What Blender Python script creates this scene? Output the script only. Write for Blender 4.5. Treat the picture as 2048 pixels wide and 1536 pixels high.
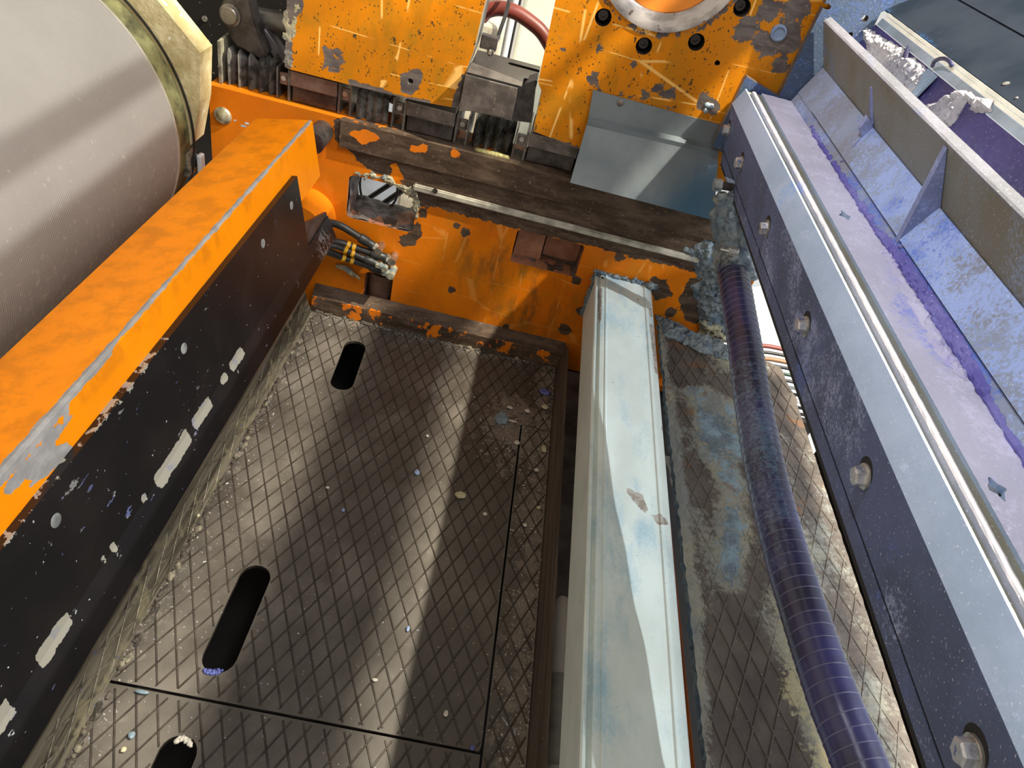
import bpy, bmesh, math, random
from mathutils import Vector, Matrix, noise as mnoise
random.seed(7)
PI = math.pi
for o in list(bpy.data.objects): bpy.data.objects.remove(o, do_unlink=True)
SC = bpy.context.scene
COL = SC.collection

# ------------------------------------------------------------------ camera
# world: x across the machine, y along it (towards the far side frame), z up; metres
R = ((0.9717, 0.0923, 0.2175), (0.2257, -0.6343, -0.7394), (0.0697, 0.7676, -0.6371))
EYE = Vector((0, 0, 1.1)); FPX = 1420.0
cam = bpy.data.cameras.new('camera'); cam_o = bpy.data.objects.new('camera', cam); COL.objects.link(cam_o)
cam.sensor_width = 36; cam.lens = FPX / 2048 * 36; cam.clip_start = 0.01
rx, ry, rz = Vector(R[0]).normalized(), -Vector(R[1]).normalized(), -Vector(R[2]).normalized()
cam_o.matrix_world = Matrix(((rx.x, ry.x, rz.x, EYE.x), (rx.y, ry.y, rz.y, EYE.y), (rx.z, ry.z, rz.z, EYE.z), (0, 0, 0, 1)))
SC.camera = cam_o

def at(px, py, ax, val):
    """the point of the plane ax = val seen at a pixel of the survey photograph"""
    q = ((px - 1024), (py - 768), FPX)
    d = Vector([sum(R[i][j] * q[i] for i in range(3)) for j in range(3)])
    i = 'xyz'.index(ax)
    return EYE + d * ((val - EYE[i]) / d[i])

# ------------------------------------------------------------------ world, lamps, exposure
w = bpy.data.worlds.new('hall_light'); SC.world = w; w.use_nodes = True
wn = w.node_tree.nodes; wl = w.node_tree.links
bg = wn['Background']
tc = wn.new('ShaderNodeTexCoord'); sx = wn.new('ShaderNodeSeparateXYZ'); rp = wn.new('ShaderNodeValToRGB')
wl.new(tc.outputs['Generated'], sx.inputs[0]); wl.new(sx.outputs['X'], rp.inputs[0])
rp.color_ramp.elements[0].position = 0.0; rp.color_ramp.elements[0].color = (1.0, 0.90, 0.74, 1)
rp.color_ramp.elements[1].position = 0.75; rp.color_ramp.elements[1].color = (0.84, 0.92, 1.0, 1)
wl.new(rp.outputs[0], bg.inputs[0]); bg.inputs[1].default_value = 0.80

def lamp(name, loc, target, power, color, size):
    l = bpy.data.lights.new(name, 'AREA'); l.shape = 'DISK'; l.size = size; l.energy = power; l.color = color
    o = bpy.data.objects.new(name, l); COL.objects.link(o); o.location = loc
    o.rotation_euler = (Vector(target) - Vector(loc)).to_track_quat('-Z', 'Y').to_euler()
    return o
LA = Vector((2.34, 0.55, 2.25)); LB = Vector((1.30, 1.0, 2.6))
lamp('hall_lamp_cool', LA, (0, 0.9, 0.3), 70, (0.93, 0.97, 1.0), 0.02)
lamp('hall_lamp_warm', LB, (-0.1, 0.9, 0.0), 190, (1.0, 0.92, 0.74), 0.035)
lamp('fill_lamp', (1.2, -0.3, 3.1), (-0.5, 0.9, 0.3), 130, (0.97, 0.97, 1.0), 1.6)  # added soft fill that lifts the shaded roller side; no such lamp seen
LD = Vector((-0.5, 0.6, 2.5))
ld = bpy.data.lights.new('hall_spot', 'SPOT'); ld.energy = 88; ld.color = (0.92, 0.93, 1.0); ld.shadow_soft_size = 0.03; ld.spot_size = math.radians(58); ld.spot_blend = 0.35
ldo = bpy.data.objects.new('hall_spot', ld); COL.objects.link(ldo); ldo.location = LD; ldo.rotation_euler = (Vector((0.55, 0.6, 0.8)) - LD).to_track_quat('-Z', 'Y').to_euler()
SC.view_settings.view_transform = 'Standard'; SC.view_settings.look = 'None'
SC.view_settings.exposure = 0.0; SC.view_settings.gamma = 1.0; SC.view_settings.use_curve_mapping = False

# ------------------------------------------------------------------ object helpers
WM = {}
def link(name, bm, mat, parent=None, smooth=False, loc=None, mats=None):
    me = bpy.data.meshes.new(name)
    bm.normal_update()
    if parent is None and loc is None:
        if len(bm.verts):
            xs = [v.co.x for v in bm.verts]; ys = [v.co.y for v in bm.verts]; zs = [v.co.z for v in bm.verts]
            loc = Vector(((min(xs) + max(xs)) / 2, (min(ys) + max(ys)) / 2, min(zs)))
        else: loc = Vector()
    if parent is None: bmesh.ops.translate(bm, verts=bm.verts, vec=-Vector(loc))
    bm.to_mesh(me); bm.free()
    for m in (mats or [mat]): me.materials.append(m)
    if smooth:
        for p in me.polygons: p.use_smooth = True
        if smooth is not True: me.set_sharp_from_angle(angle=smooth)
    o = bpy.data.objects.new(name, me); COL.objects.link(o)
    if parent is not None:
        o.parent = parent; o.matrix_parent_inverse = WM[parent.name].inverted(); WM[o.name] = Matrix.Identity(4)
    else:
        o.location = loc; WM[o.name] = Matrix.Translation(loc)
    return o
def tag(o, label=None, cat=None, group=None, kind=None):
    for k, v in (('label', label), ('category', cat), ('group', group), ('kind', kind)):
        if v: o[k] = v
    return o
def thing(name, loc, label, cat, group=None):
    o = bpy.data.objects.new(name, None); COL.objects.link(o); o.location = loc; o.empty_display_size = 0.03
    WM[o.name] = Matrix.Translation(loc)
    return tag(o, label, cat, group)
def dup(root, loc, rot=None, label=None, group=None):
    r = root.copy(); COL.objects.link(r); r.location = loc
    if rot is not None: r.rotation_euler = rot
    if label: r['label'] = label
    if group: r['group'] = group
    def rec(src, dst):
        for ch in list(src.children):
            c = ch.copy(); COL.objects.link(c); c.parent = dst; c.matrix_parent_inverse = ch.matrix_parent_inverse.copy(); rec(ch, c)
    rec(root, r)
    return r
def nb(): return bmesh.new()
def attr(o, name, fn):
    """store fn(world point) on the vertices"""
    a = o.data.attributes.new(name, 'FLOAT', 'POINT'); M = WM[o.name]
    for i, v in enumerate(o.data.vertices): a.data[i].value = fn(M @ v.co)
    return o

def box(bm, lo, hi, bev=0.0, M=None):
    lo, hi = Vector(lo), Vector(hi)
    r = bmesh.ops.create_cube(bm, size=1); vs = r['verts']
    for v in vs: v.co = Vector([lo[i] + (v.co[i] + .5) * (hi[i] - lo[i]) for i in range(3)])
    if M is not None: bmesh.ops.transform(bm, matrix=M, verts=vs)
    if bev:
        es = list({e for v in vs for e in v.link_edges})
        bmesh.ops.bevel(bm, geom=es, offset=bev, segments=2, affect='EDGES', profile=.5)
    return bm
def frame_for(d):
    d = d.normalized(); a = Vector((0, 0, 1)) if abs(d.z) < .9 else Vector((1, 0, 0))
    u = d.cross(a).normalized(); return u, d.cross(u).normalized()
def cyl(bm, a, b, r1, r2=None, n=24, caps=True):
    a, b = Vector(a), Vector(b); r2 = r1 if r2 is None else r2
    u, v = frame_for(b - a)
    A = [bm.verts.new(a + (u * math.cos(t) + v * math.sin(t)) * r1) for t in [2 * PI * i / n for i in range(n)]]
    B = [bm.verts.new(b + (u * math.cos(t) + v * math.sin(t)) * r2) for t in [2 * PI * i / n for i in range(n)]]
    for i in range(n): bm.faces.new((A[i], A[(i + 1) % n], B[(i + 1) % n], B[i]))
    if caps: bm.faces.new(A[::-1]); bm.faces.new(B)
    return bm
def lathe(bm, a, d, prof, n=32, caps=True):
    """prof: (distance along d, radius)"""
    a = Vector(a); d = Vector(d).normalized(); u, v = frame_for(d); rings = []
    for s, r in prof:
        rings.append([bm.verts.new(a + d * s + (u * math.cos(t) + v * math.sin(t)) * max(r, 1e-5)) for t in [2 * PI * i / n for i in range(n)]])
    for p, q in zip(rings, rings[1:]):
        for i in range(n): bm.faces.new((p[i], p[(i + 1) % n], q[(i + 1) % n], q[i]))
    if caps: bm.faces.new(rings[0][::-1]); bm.faces.new(rings[-1])
    bmesh.ops.recalc_face_normals(bm, faces=bm.faces)
    return bm
def solid(bm, t):
    bm.normal_update(); bmesh.ops.solidify(bm, geom=bm.faces[:], thickness=t); return bm
def spline(pts, n):
    """Catmull-Rom through pts"""
    P = [Vector(p) for p in pts]; P = [P[0] * 2 - P[1]] + P + [P[-1] * 2 - P[-2]]; out = []
    for i in range(1, len(P) - 2):
        for k in range(n):
            t = k / n; a, b, c, d = P[i - 1:i + 3]
            out.append(.5 * ((2 * b) + (c - a) * t + (2 * a - 5 * b + 4 * c - d) * t * t + (3 * b - a - 3 * c + d) * t ** 3))
    out.append(P[-2]); return out
def frames(path):
    T = [(path[min(i + 1, len(path) - 1)] - path[max(i - 1, 0)]).normalized() for i in range(len(path))]
    u, _ = frame_for(T[0]); F = []
    for t in T:
        u = (u - t * u.dot(t)).normalized(); F.append((u, t.cross(u)))
    return T, F
def tube(bm, path, r, n=12, rfn=None, caps=True):
    T, F = frames(path); rings = []
    for i, p in enumerate(path):
        u, v = F[i]; ring = []
        for k in range(n):
            t = 2 * PI * k / n; d = u * math.cos(t) + v * math.sin(t); rr = rfn(i, t, p + d * r) if rfn else r
            ring.append(bm.verts.new(p + d * rr))
        rings.append(ring)
    for p, q in zip(rings, rings[1:]):
        for i in range(n): bm.faces.new((p[i], p[(i + 1) % n], q[(i + 1) % n], q[i]))
    if caps: bm.faces.new(rings[0][::-1]); bm.faces.new(rings[-1])
    bmesh.ops.recalc_face_normals(bm, faces=bm.faces)
    return bm
def prism(bm, prof, y0, y1, ny=1, close=True, jit=None):
    """profile of (x, z) points swept along y"""
    n = len(prof); rings = []
    for k in range(ny + 1):
        y = y0 + (y1 - y0) * k / ny
        rings.append([bm.verts.new(((x, y, z) if jit is None else jit(i, x, y, z))) for i, (x, z) in enumerate(prof)])
    for p, q in zip(rings, rings[1:]):
        for i in range(n if close else n - 1): bm.faces.new((p[i], p[(i + 1) % n], q[(i + 1) % n], q[i]))
    if close: bm.faces.new(rings[0]); bm.faces.new(rings[-1][::-1])
    bmesh.ops.recalc_face_normals(bm, faces=bm.faces)
    return bm
def slab(bm, pts, vec):
    """flat polygon of 3D points given a thickness vector"""
    A = [bm.verts.new(Vector(p)) for p in pts]; B = [bm.verts.new(Vector(p) + Vector(vec)) for p in pts]; n = len(A)
    bm.faces.new(A); bm.faces.new(B[::-1])
    for i in range(n): bm.faces.new((A[i], B[i], B[(i + 1) % n], A[(i + 1) % n]))
    bmesh.ops.recalc_face_normals(bm, faces=bm.faces)
    return bm

# signed distances in a 2D frame, negative inside
def sd_rrect(cx, cy, hx, hy, r, ang=0):
    ca, sa = math.cos(-ang), math.sin(-ang)
    def f(u, v):
        du, dv = u - cx, v - cy; a, b = abs(du * ca - dv * sa) - hx + r, abs(du * sa + dv * ca) - hy + r
        return min(max(a, b), 0) + math.hypot(max(a, 0), max(b, 0)) - r
    return f
def sd_circ(cx, cy, r): return lambda u, v: math.hypot(u - cx, v - cy) - r
def sd_poly(pts):
    n = len(pts)
    def f(x, y):
        d = 1e9; s = 1; j = n - 1
        for i in range(n):
            ax, ay = pts[i]; bx, by = pts[j]; ex, ey = bx - ax, by - ay; wx, wy = x - ax, y - ay
            t = max(0, min(1, (wx * ex + wy * ey) / (ex * ex + ey * ey + 1e-12)))
            d = min(d, (wx - ex * t) ** 2 + (wy - ey * t) ** 2)
            if (ay > y) != (by > y) and x < (bx - ax) * (y - ay) / (by - ay) + ax: s = -s
            j = i
        return s * math.sqrt(d)
    return f
def sheet(bm, O, U, V, N, u0, u1, v0, v1, step, thick, cuts=(), keep=None, h=None):
    """panel in the frame O,U,V with front normal N; cuts are sdf holes, keep an sdf outline"""
    O, U, V, N = Vector(O), Vector(U), Vector(V), Vector(N)
    nu, nv = max(1, round((u1 - u0) / step)), max(1, round((v1 - v0) / step))
    def S(u, v):
        d = -1e9
        for c in cuts: d = max(d, -c(u, v))
        if keep: d = max(d, keep(u, v))
        return d
    su, sv = (u1 - u0) / nu, (v1 - v0) / nv; st = max(su, sv); grid = {}
    need = set()
    for i in range(nu):
        for j in range(nv):
            if S(u0 + (i + .5) * su, v0 + (j + .5) * sv) < 0: need.add((i, j))
    def vert(i, j):
        if (i, j) in grid: return grid[i, j]
        u, v = u0 + i * su, v0 + j * sv; d = S(u, v)
        inner = all((a, b) in need for a in (i - 1, i) for b in (j - 1, j))
        if (abs(d) < st * 1.1 and not inner and (0 < i < nu or keep or cuts)) and d > -st:
            e = 1e-4; gu, gv = (S(u + e, v) - S(u - e, v)) / (2 * e), (S(u, v + e) - S(u, v - e)) / (2 * e); g = math.hypot(gu, gv)
            if g > .3:
                nu_, nv_ = u - gu / g * d, v - gv / g * d
                u, v = min(max(nu_, u0), u1), min(max(nv_, v0), v1)
        co = O + U * u + V * v + (N * h(u, v) if h else Vector())
        grid[i, j] = bm.verts.new(co); return grid[i, j]
    fs = []
    for (i, j) in sorted(need):
        q = [vert(i, j), vert(i + 1, j), vert(i + 1, j + 1), vert(i, j + 1)]
        try: fs.append(bm.faces.new(q))
        except ValueError: pass
    if U.cross(V).dot(N) < 0: bmesh.ops.reverse_faces(bm, faces=fs)
    if thick:
        be = [e for e in bm.edges if len(e.link_faces) == 1 and e.link_faces[0] in set(fs)]
        r = bmesh.ops.extrude_edge_only(bm, edges=be)
        vs = [g for g in r['geom'] if isinstance(g, bmesh.types.BMVert)]
        bmesh.ops.translate(bm, verts=vs, vec=-N * thick)
        for g in r['geom']:
            if isinstance(g, bmesh.types.BMFace): g.material_index = 1
        if thick < .03: bmesh.ops.recalc_face_normals(bm, faces=bm.faces)
        else: bmesh.ops.recalc_face_normals(bm, faces=bm.faces)
        # make sure the front looks along N
        if fs and fs[0].normal.dot(N) < 0:
            bm.normal_update()
            if fs[0].normal.dot(N) < 0: bmesh.ops.reverse_faces(bm, faces=bm.faces)
    return bm
def ribs(bm, O, U, V, N, org, a1, a2, bounds, keep, hgt=.0016, wid=.0026, step=.004, zfn=None):
    """raised lines of a diamond tread; org, a1, a2 span the lattice in the u,v frame"""
    O, U, V, N = Vector(O), Vector(U), Vector(V), Vector(N); u0, u1, v0, v1 = bounds
    for d, e in ((a1, a2), (a2, a1)):
        L = math.hypot(*d); dx, dy = d[0] / L, d[1] / L; nx, ny = -dy, dx
        sp = e[0] * nx + e[1] * ny
        cs = [((u - org[0]) * nx + (v - org[1]) * ny) / sp for u in (u0, u1) for v in (v0, v1)]
        ts = [((u - org[0]) * dx + (v - org[1]) * dy) for u in (u0, u1) for v in (v0, v1)]
        for k in range(math.floor(min(cs)), math.ceil(max(cs)) + 1):
            t = min(ts); run = []
            def flush():
                if len(run) > 2:
                    prev = None
                    for m, (u, v) in enumerate(run):
                        up = N * (zfn(u, v) if zfn else 0); c = O + U * u + V * v + up; wv = (U * nx + V * ny) * wid
                        ring = [bm.verts.new(c - wv - N * .0004), bm.verts.new(c - wv * .35 + N * hgt), bm.verts.new(c + wv * .35 + N * hgt), bm.verts.new(c + wv - N * .0004)]
                        if prev:
                            for a in range(3): bm.faces.new((prev[a], prev[a + 1], ring[a + 1], ring[a]))
                        prev = ring
                run.clear()
            while t <= max(ts):
                s = k * sp
                u, v = org[0] + nx * s + dx * t, org[1] + ny * s + dy * t
                if u0 < u < u1 and v0 < v < v1 and keep(u, v): run.append((u, v))
                else: flush()
                t += step
            flush()
    return bm
def lump(bm, c, rx_, ry_, rz_, seed=0, rough=.35, sub=2, M=None):
    r = bmesh.ops.create_icosphere(bm, subdivisions=sub, radius=1); c = Vector(c)
    for v in r['verts']:
        n = 1 + rough * mnoise.noise(v.co * 1.7 + Vector((seed * 3.1, seed * 1.7, 5))) + rough * .6 * mnoise.noise(v.co * 4 + Vector((seed, 9, 3)))
        p = Vector((v.co.x * rx_, v.co.y * ry_, v.co.z * rz_)) * n
        v.co = c + (M @ p if M is not None else p)
    return bm

def crust(bm, O, U, V, N, poly, amp, freq=40, step=.004, jag=.008, edge=.012, seed=0, base=.0006):
    """lumpy caked layer over a polygon of the frame O,U,V: a height field with a torn edge"""
    sd = sd_poly(poly); us = [p[0] for p in poly]; vs = [p[1] for p in poly]; W_ = Vector((seed * 3.3, seed * 1.9, seed))
    def kp(u, v): return sd(u, v) + jag * (mnoise.noise(Vector((u * freq * .9, v * freq * .9, 1.7)) + W_) + .5 * mnoise.noise(Vector((u * freq * 2.3, v * freq * 2.3, 4.1)) + W_))
    def hh(u, v):
        p = Vector((u, v, 0)); m = max(0, min(1, -kp(u, v) / edge))
        r = (1 - abs(mnoise.noise(p * freq + W_)) * 1.5) * .55 + .5 * mnoise.noise(p * freq * 2.6 + W_) + .3 * mnoise.noise(p * freq * 6 + W_)
        return base + amp * m * max(-.1, .35 + r)
    return sheet(bm, O, U, V, N, min(us) - jag, max(us) + jag, min(vs) - jag, max(vs) + jag, step, .003, keep=kp, h=hh)

# ------------------------------------------------------------------ material helpers
class NT:
    def __init__(s, name):
        s.m = bpy.data.materials.new(name); s.m.use_nodes = True; s.t = s.m.node_tree; s.N = s.t.nodes; s.L = s.t.links
        s.b = s.N['Principled BSDF']; s.tc = s.N.new('ShaderNodeTexCoord').outputs['Object']
    def put(s, sock, v):
        if hasattr(v, 'is_linked') or isinstance(v, bpy.types.NodeSocket): s.L.new(v, sock)
        elif v is not None:
            if isinstance(v, tuple) and len(v) == 3 and sock.type == 'RGBA': v = v + (1,)
            sock.default_value = v
    def coord(s, scale=(1, 1, 1), rot=(0, 0, 0), loc=(0, 0, 0)):
        m = s.N.new('ShaderNodeMapping'); s.L.new(s.tc, m.inputs[0]); m.inputs['Scale'].default_value = scale; m.inputs['Rotation'].default_value = rot; m.inputs['Location'].default_value = loc
        return m.outputs[0]
    def noise(s, scale, detail=4, rough=.55, co=None, dist=0):
        n = s.N.new('ShaderNodeTexNoise'); s.L.new(co or s.tc, n.inputs['Vector'])
        n.inputs['Scale'].default_value = scale; n.inputs['Detail'].default_value = detail; n.inputs['Roughness'].default_value = rough; n.inputs['Distortion'].default_value = dist
        return n.outputs[0]
    def vor(s, scale, out='Distance', co=None, feature='F1', rand=1):
        n = s.N.new('ShaderNodeTexVoronoi'); s.L.new(co or s.tc, n.inputs['Vector']); n.inputs['Scale'].default_value = scale; n.feature = feature; n.inputs['Randomness'].default_value = rand
        return n.outputs[out]
    def math(s, op, a, b=None, clamp=False):
        n = s.N.new('ShaderNodeMath'); n.operation = op; n.use_clamp = clamp; s.put(n.inputs[0], a)
        if b is not None: s.put(n.inputs[1], b)
        return n.outputs[0]
    def step(s, v, lo, hi, a=0.0, b=1.0):
        n = s.N.new('ShaderNodeMapRange'); n.interpolation_type = 'SMOOTHSTEP'; s.put(n.inputs[0], v)
        n.inputs[1].default_value = lo; n.inputs[2].default_value = hi; n.inputs[3].default_value = a; n.inputs[4].default_value = b
        return n.outputs[0]
    def mix(s, f, a, b, mode='MIX'):
        n = s.N.new('ShaderNodeMix'); n.data_type = 'RGBA'; n.blend_type = mode; s.put(n.inputs[0], f); s.put(n.inputs[6], a); s.put(n.inputs[7], b)
        return n.outputs[2]
    def attr(s, name):
        n = s.N.new('ShaderNodeAttribute'); n.attribute_name = name; return n.outputs['Fac']
    def bump(s, hgt, dist=.002, strength=.6):
        n = s.N.new('ShaderNodeBump'); n.inputs['Distance'].default_value = dist; n.inputs['Strength'].default_value = strength; s.put(n.inputs['Height'], hgt)
        s.L.new(n.outputs[0], s.b.inputs['Normal'])
    def out(s, col, rough=.5, metal=0.0, spec=None):
        s.put(s.b.inputs['Base Color'], col); s.put(s.b.inputs['Roughness'], rough); s.put(s.b.inputs['Metallic'], metal)
        if spec is not None: s.b.inputs['Specular IOR Level'].default_value = spec
        return s.m

def worn_paint(name, p1, p2, w1, w2, bias=0.0, fine=70, rough=.38, grime=(.12, .07, .02), grime_amt=.5, scratch=True, dots=.0):
    k = NT(name)
    a = k.attr('wear')
    e = k.math('MULTIPLY', k.math('SUBTRACT', k.noise(fine, 6, .65), .5), .75)
    e2 = k.math('MULTIPLY', k.math('SUBTRACT', k.noise(fine * .22, 4, .6), .5), .6)
    v = k.math('ADD', k.math('ADD', a, e), k.math('ADD', e2, bias))
    m = k.step(v, .49, .515)
    col = k.mix(k.step(k.noise(5, 4), .35, .65), p1, p2)
    g = k.math('MULTIPLY', k.step(k.noise(22, 8, .7, co=k.coord((1, 1, .35))), .44, .62), k.math('ADD', k.attr('grime'), .12), True)
    col = k.mix(k.math('MULTIPLY', g, grime_amt), col, grime)
    if dots:
        d = k.step(k.vor(120), .12, .24, 1, 0); d = k.math('MULTIPLY', d, k.step(k.noise(34, 3), .45, .50)); d3 = k.step(k.noise(75, 4, .7, co=k.coord((1.4, 1, .8), (0, .5, 0), (3, 3, 3))), .625, .65); col = k.mix(k.math('MULTIPLY', k.math('ADD', d, d3, True), k.math('MULTIPLY', dots, k.math('ADD', k.attr('scratch'), .15, True))), col, (.055, .042, .02)); col = k.mix(k.math('MULTIPLY', k.step(k.noise(9, 6, .7, co=k.coord(loc=(6, 1, 4))), .46, .66), dots * .55), col, (.34, .17, .012))
    if scratch:
        s1 = k.step(k.vor(9, co=k.coord((1, 1, .12), (0, .7, 0)), feature='DISTANCE_TO_EDGE'), .006, .020, 1, 0)
        s1 = k.math('MULTIPLY', s1, k.step(k.noise(16, 2), .50, .56))
        s2 = k.step(k.vor(14, co=k.coord((.1, 1, 1), (0, .5, 0), (3, 1, 2)), feature='DISTANCE_TO_EDGE'), .005, .017, 1, 0)
        s2 = k.math('MULTIPLY', s2, k.step(k.noise(14, 2, co=k.coord(loc=(4, 2, 7))), .50, .57))
        s = k.math('MULTIPLY', k.math('ADD', s1, s2, True), k.attr('scratch'))
        col = k.mix(k.math('MULTIPLY', s, .85), col, (.95, .56, .16))
    wc = k.mix(k.step(k.noise(26, 6, .7, co=k.coord((.5, 1, 2))), .38, .66), w1, w2)
    wc = k.mix(k.math('MULTIPLY', k.step(k.noise(140, 3, .7), .63, .7), .5), wc, (.32, .26, .2))
    c = k.mix(m, col, wc)
    k.bump(k.math('ADD', k.math('MULTIPLY', m, -.6), k.math('MULTIPLY', k.noise(fine * 2, 4), k.math('ADD', k.math('MULTIPLY', m, .5), .12))), .0015, .5)
    return k.out(c, k.step(m, 0, 1, rough + .08, .55), 0, .14)
def metal(name, c1, c2, rough=(.3, .55), met=.7, scale=30, bump=.15, specks=None, stretch=(1, 1, 1), lo=.35, hi=.65):
    k = NT(name); n = k.noise(scale, 6, .65, co=k.coord(stretch))
    c = k.mix(k.step(n, lo, hi), c1, c2)
    if specks:
        sc, amt, col = specks
        c = k.mix(k.math('MULTIPLY', k.step(k.noise(sc, 2, .5), amt, amt + .04), .85), c, col)
    k.bump(k.noise(scale * 5, 4, .6), .001, bump)
    return k.out(c, k.step(n, .3, .7, rough[0], rough[1]), met)
def powder(name, base, base2, dusts, rough=.75, amt=.5, lump_h=.35, met=.0, specks=.55, spec=None):
    """paint powder lying on sheet steel: attr 'dust' deepens it"""
    k = NT(name); n = k.noise(7, 5, .6); f = k.noise(220, 3, .7); n2 = k.noise(16, 5, .65, co=k.coord(loc=(3, 5, 1)))
    c = k.mix(k.step(n, .38, .64), base, base2)
    v = k.math('ADD', k.math('ADD', k.math('MULTIPLY', k.math('SUBTRACT', n2, .5), 1.3), k.math('MULTIPLY', k.math('SUBTRACT', f, .5), 1.1)), k.math('ADD', k.attr('dust'), amt - .5))
    c = k.mix(k.math('MULTIPLY', k.step(v, .0, .35), .9), c, dusts[0])
    if len(dusts) > 1:
        v2 = k.math('ADD', k.math('ADD', k.noise(9, 5, .6, co=k.coord(loc=(9, 2, 4))), k.math('MULTIPLY', k.math('SUBTRACT', f, .5), .5)), k.attr('dust2'))
        c = k.mix(k.math('MULTIPLY', k.step(v2, .60, .78), .85), c, dusts[1])
    c = k.mix(k.math('MULTIPLY', k.step(k.noise(420, 2, .5, co=k.coord(loc=(1, 7, 2))), .66, .72), specks), c, (.80, .80, .90))
    k.bump(k.math('ADD', f, k.math('MULTIPLY', k.noise(60, 4), .6)), .0015, lump_h)
    return k.out(c, rough, met, spec)
def plain(name, col, rough=.5, met=0.0, var=.25, scale=25, bump=.15):
    k = NT(name); n = k.noise(scale, 5, .6)
    c = k.mix(k.step(n, .3, .7), tuple(x * (1 - var) for x in col), tuple(min(1, x * (1 + var)) for x in col))
    k.bump(k.noise(scale * 4, 3), .001, bump)
    return k.out(c, rough, met)

OR1, OR2 = (.82, .235, .004), (.70, .185, .004)
BR1, BR2 = (.050, .032, .022), (.115, .080, .056)
M_FRAME = worn_paint('orange_paint_worn', OR2, (.58, .14, .004), BR1, BR2, bias=.09, fine=60, dots=.6, grime_amt=.72)
M_SADDLE = worn_paint('orange_paint_scratched', (.74, .235, .003), (.56, .185, .005), (.085, .072, .07), (.17, .14, .125), bias=.115, fine=70, dots=1.0, grime=(.30, .15, .01), grime_amt=.8)
M_BEAM = worn_paint('orange_paint_beam', (.93, .265, .0012), (.88, .245, .0012), (.25, .23, .21), (.36, .33, .30), fine=45, scratch=False, grime=(.25, .08, .01), grime_amt=.55)
M_SIDE = worn_paint('tunnel_walls', (.30, .12, .07), (.42, .18, .10), BR1, (.16, .12, .11), bias=.42, fine=50, scratch=False)
M_BROWN = worn_paint('brown_worn_steel', (.62, .16, .01), (.70, .19, .01), BR1, BR2, bias=.0, fine=38, scratch=False)
def tread_material(name):
    k = NT(name)
    n = k.noise(9, 6, .65); f = k.noise(160, 3, .6)
    c = k.mix(k.step(n, .35, .68), (.058, .050, .042), (.094, .083, .070))
    # dusty trodden patches
    c = k.mix(k.math('MULTIPLY', k.step(k.noise(5.5, 5, .6, co=k.coord(loc=(2, 3, 1))), .5, .72), .5), c, (.19, .17, .145))
    # crumbs of paint, thicker where attr 'dirt' says so
    d = k.attr('dirt')
    s = k.math('ADD', k.noise(210, 2, .55), k.math('MULTIPLY', d, .16))
    cr = k.step(s, .725, .75)
    c = k.mix(cr, c, k.mix(k.step(k.noise(60, 1), .5, .62), (.55, .51, .44), (.35, .42, .55)))
    c = k.mix(k.math('MULTIPLY', k.step(k.math('ADD', k.noise(40, 5, .7), k.math('MULTIPLY', d, .35)), .66, .82), .75), c, (.20, .175, .15))
    k.bump(k.math('ADD', k.math('MULTIPLY', cr, 1.2), k.math('ADD', k.math('MULTIPLY', f, .3), k.math('MULTIPLY', k.noise(45, 4), .6))), .0014, .45)
    return k.out(c, k.step(n, .3, .7, .42, .62))
M_TREAD = tread_material('tread_steel')
M_RIB = metal('tread_ridge_steel', (.045, .037, .031), (.08, .068, .056), (.35, .5), .3, 40)
M_DARK = plain('unlit_pit_steel', (.010, .009, .009), .8, 0, .3, 10)  # near-black colour stands in for the lack of light in pits and holes
M_BLACKPLATE = None
def black_plate_material():
    k = NT('black_plastic_plate')
    c = k.mix(k.step(k.noise(8, 5), .4, .7), (.007, .006, .006), (.016, .012, .011))
    sp = k.step(k.noise(150, 2, .5), .745, .76); sp2 = k.math('MULTIPLY', k.step(k.noise(60, 5, .7, co=k.coord((1, .4, 1))), .655, .67), k.attr('wear2'))
    c = k.mix(k.math('MULTIPLY', sp, k.math('ADD', k.attr('wear2'), .35, True)), c, (.5, .49, .47))
    c = k.mix(sp2, c, k.mix(k.step(k.noise(30, 1), .48, .52), (.55, .54, .50), (.20, .22, .45)))
    a = k.math('ADD', k.attr('wear'), k.math('MULTIPLY', k.math('SUBTRACT', k.noise(70, 5, .65), .5), .95))
    m = k.step(a, .49, .51)
    c = k.mix(m, c, k.mix(k.step(k.noise(40, 3), .55, .7), (.36, .325, .25), (.27, .26, .30)))
    gz = k.math('MULTIPLY', k.step(k.noise(120, 4, .7, co=k.coord((1, 1, 1))), .45, .6), k.attr('graze'), True)
    c = k.mix(gz, c, (.42, .40, .37))
    k.bump(k.math('ADD', k.math('MULTIPLY', m, -1), k.math('MULTIPLY', k.noise(200, 3), .15)), .0015, .5)
    return k.out(c, .36)
M_BLACKPLATE = black_plate_material()
M_BLACK = plain('black_rubber', (.016, .014, .013), .45, 0, .4)
M_SCREW = metal('zinc_screw', (.42, .41, .38), (.60, .58, .52), (.2, .4), .8, 60)
M_STEEL = metal('brown_oiled_steel', (.13, .11, .10), (.24, .205, .185), (.28, .5), .65, 25, specks=(90, .66, (.3, .24, .2)))
M_DSTEEL = metal('dark_oiled_steel', (.045, .038, .034), (.10, .085, .078), (.3, .5), .5, 30)
M_RUST = metal('red_brown_steel', (.17, .095, .065), (.27, .165, .12), (.4, .6), .2, 35)
M_BELLOWS = metal('greasy_bellows', (.035, .033, .03), (.15, .14, .12), (.18, .4), .1, 40, .3)
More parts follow.
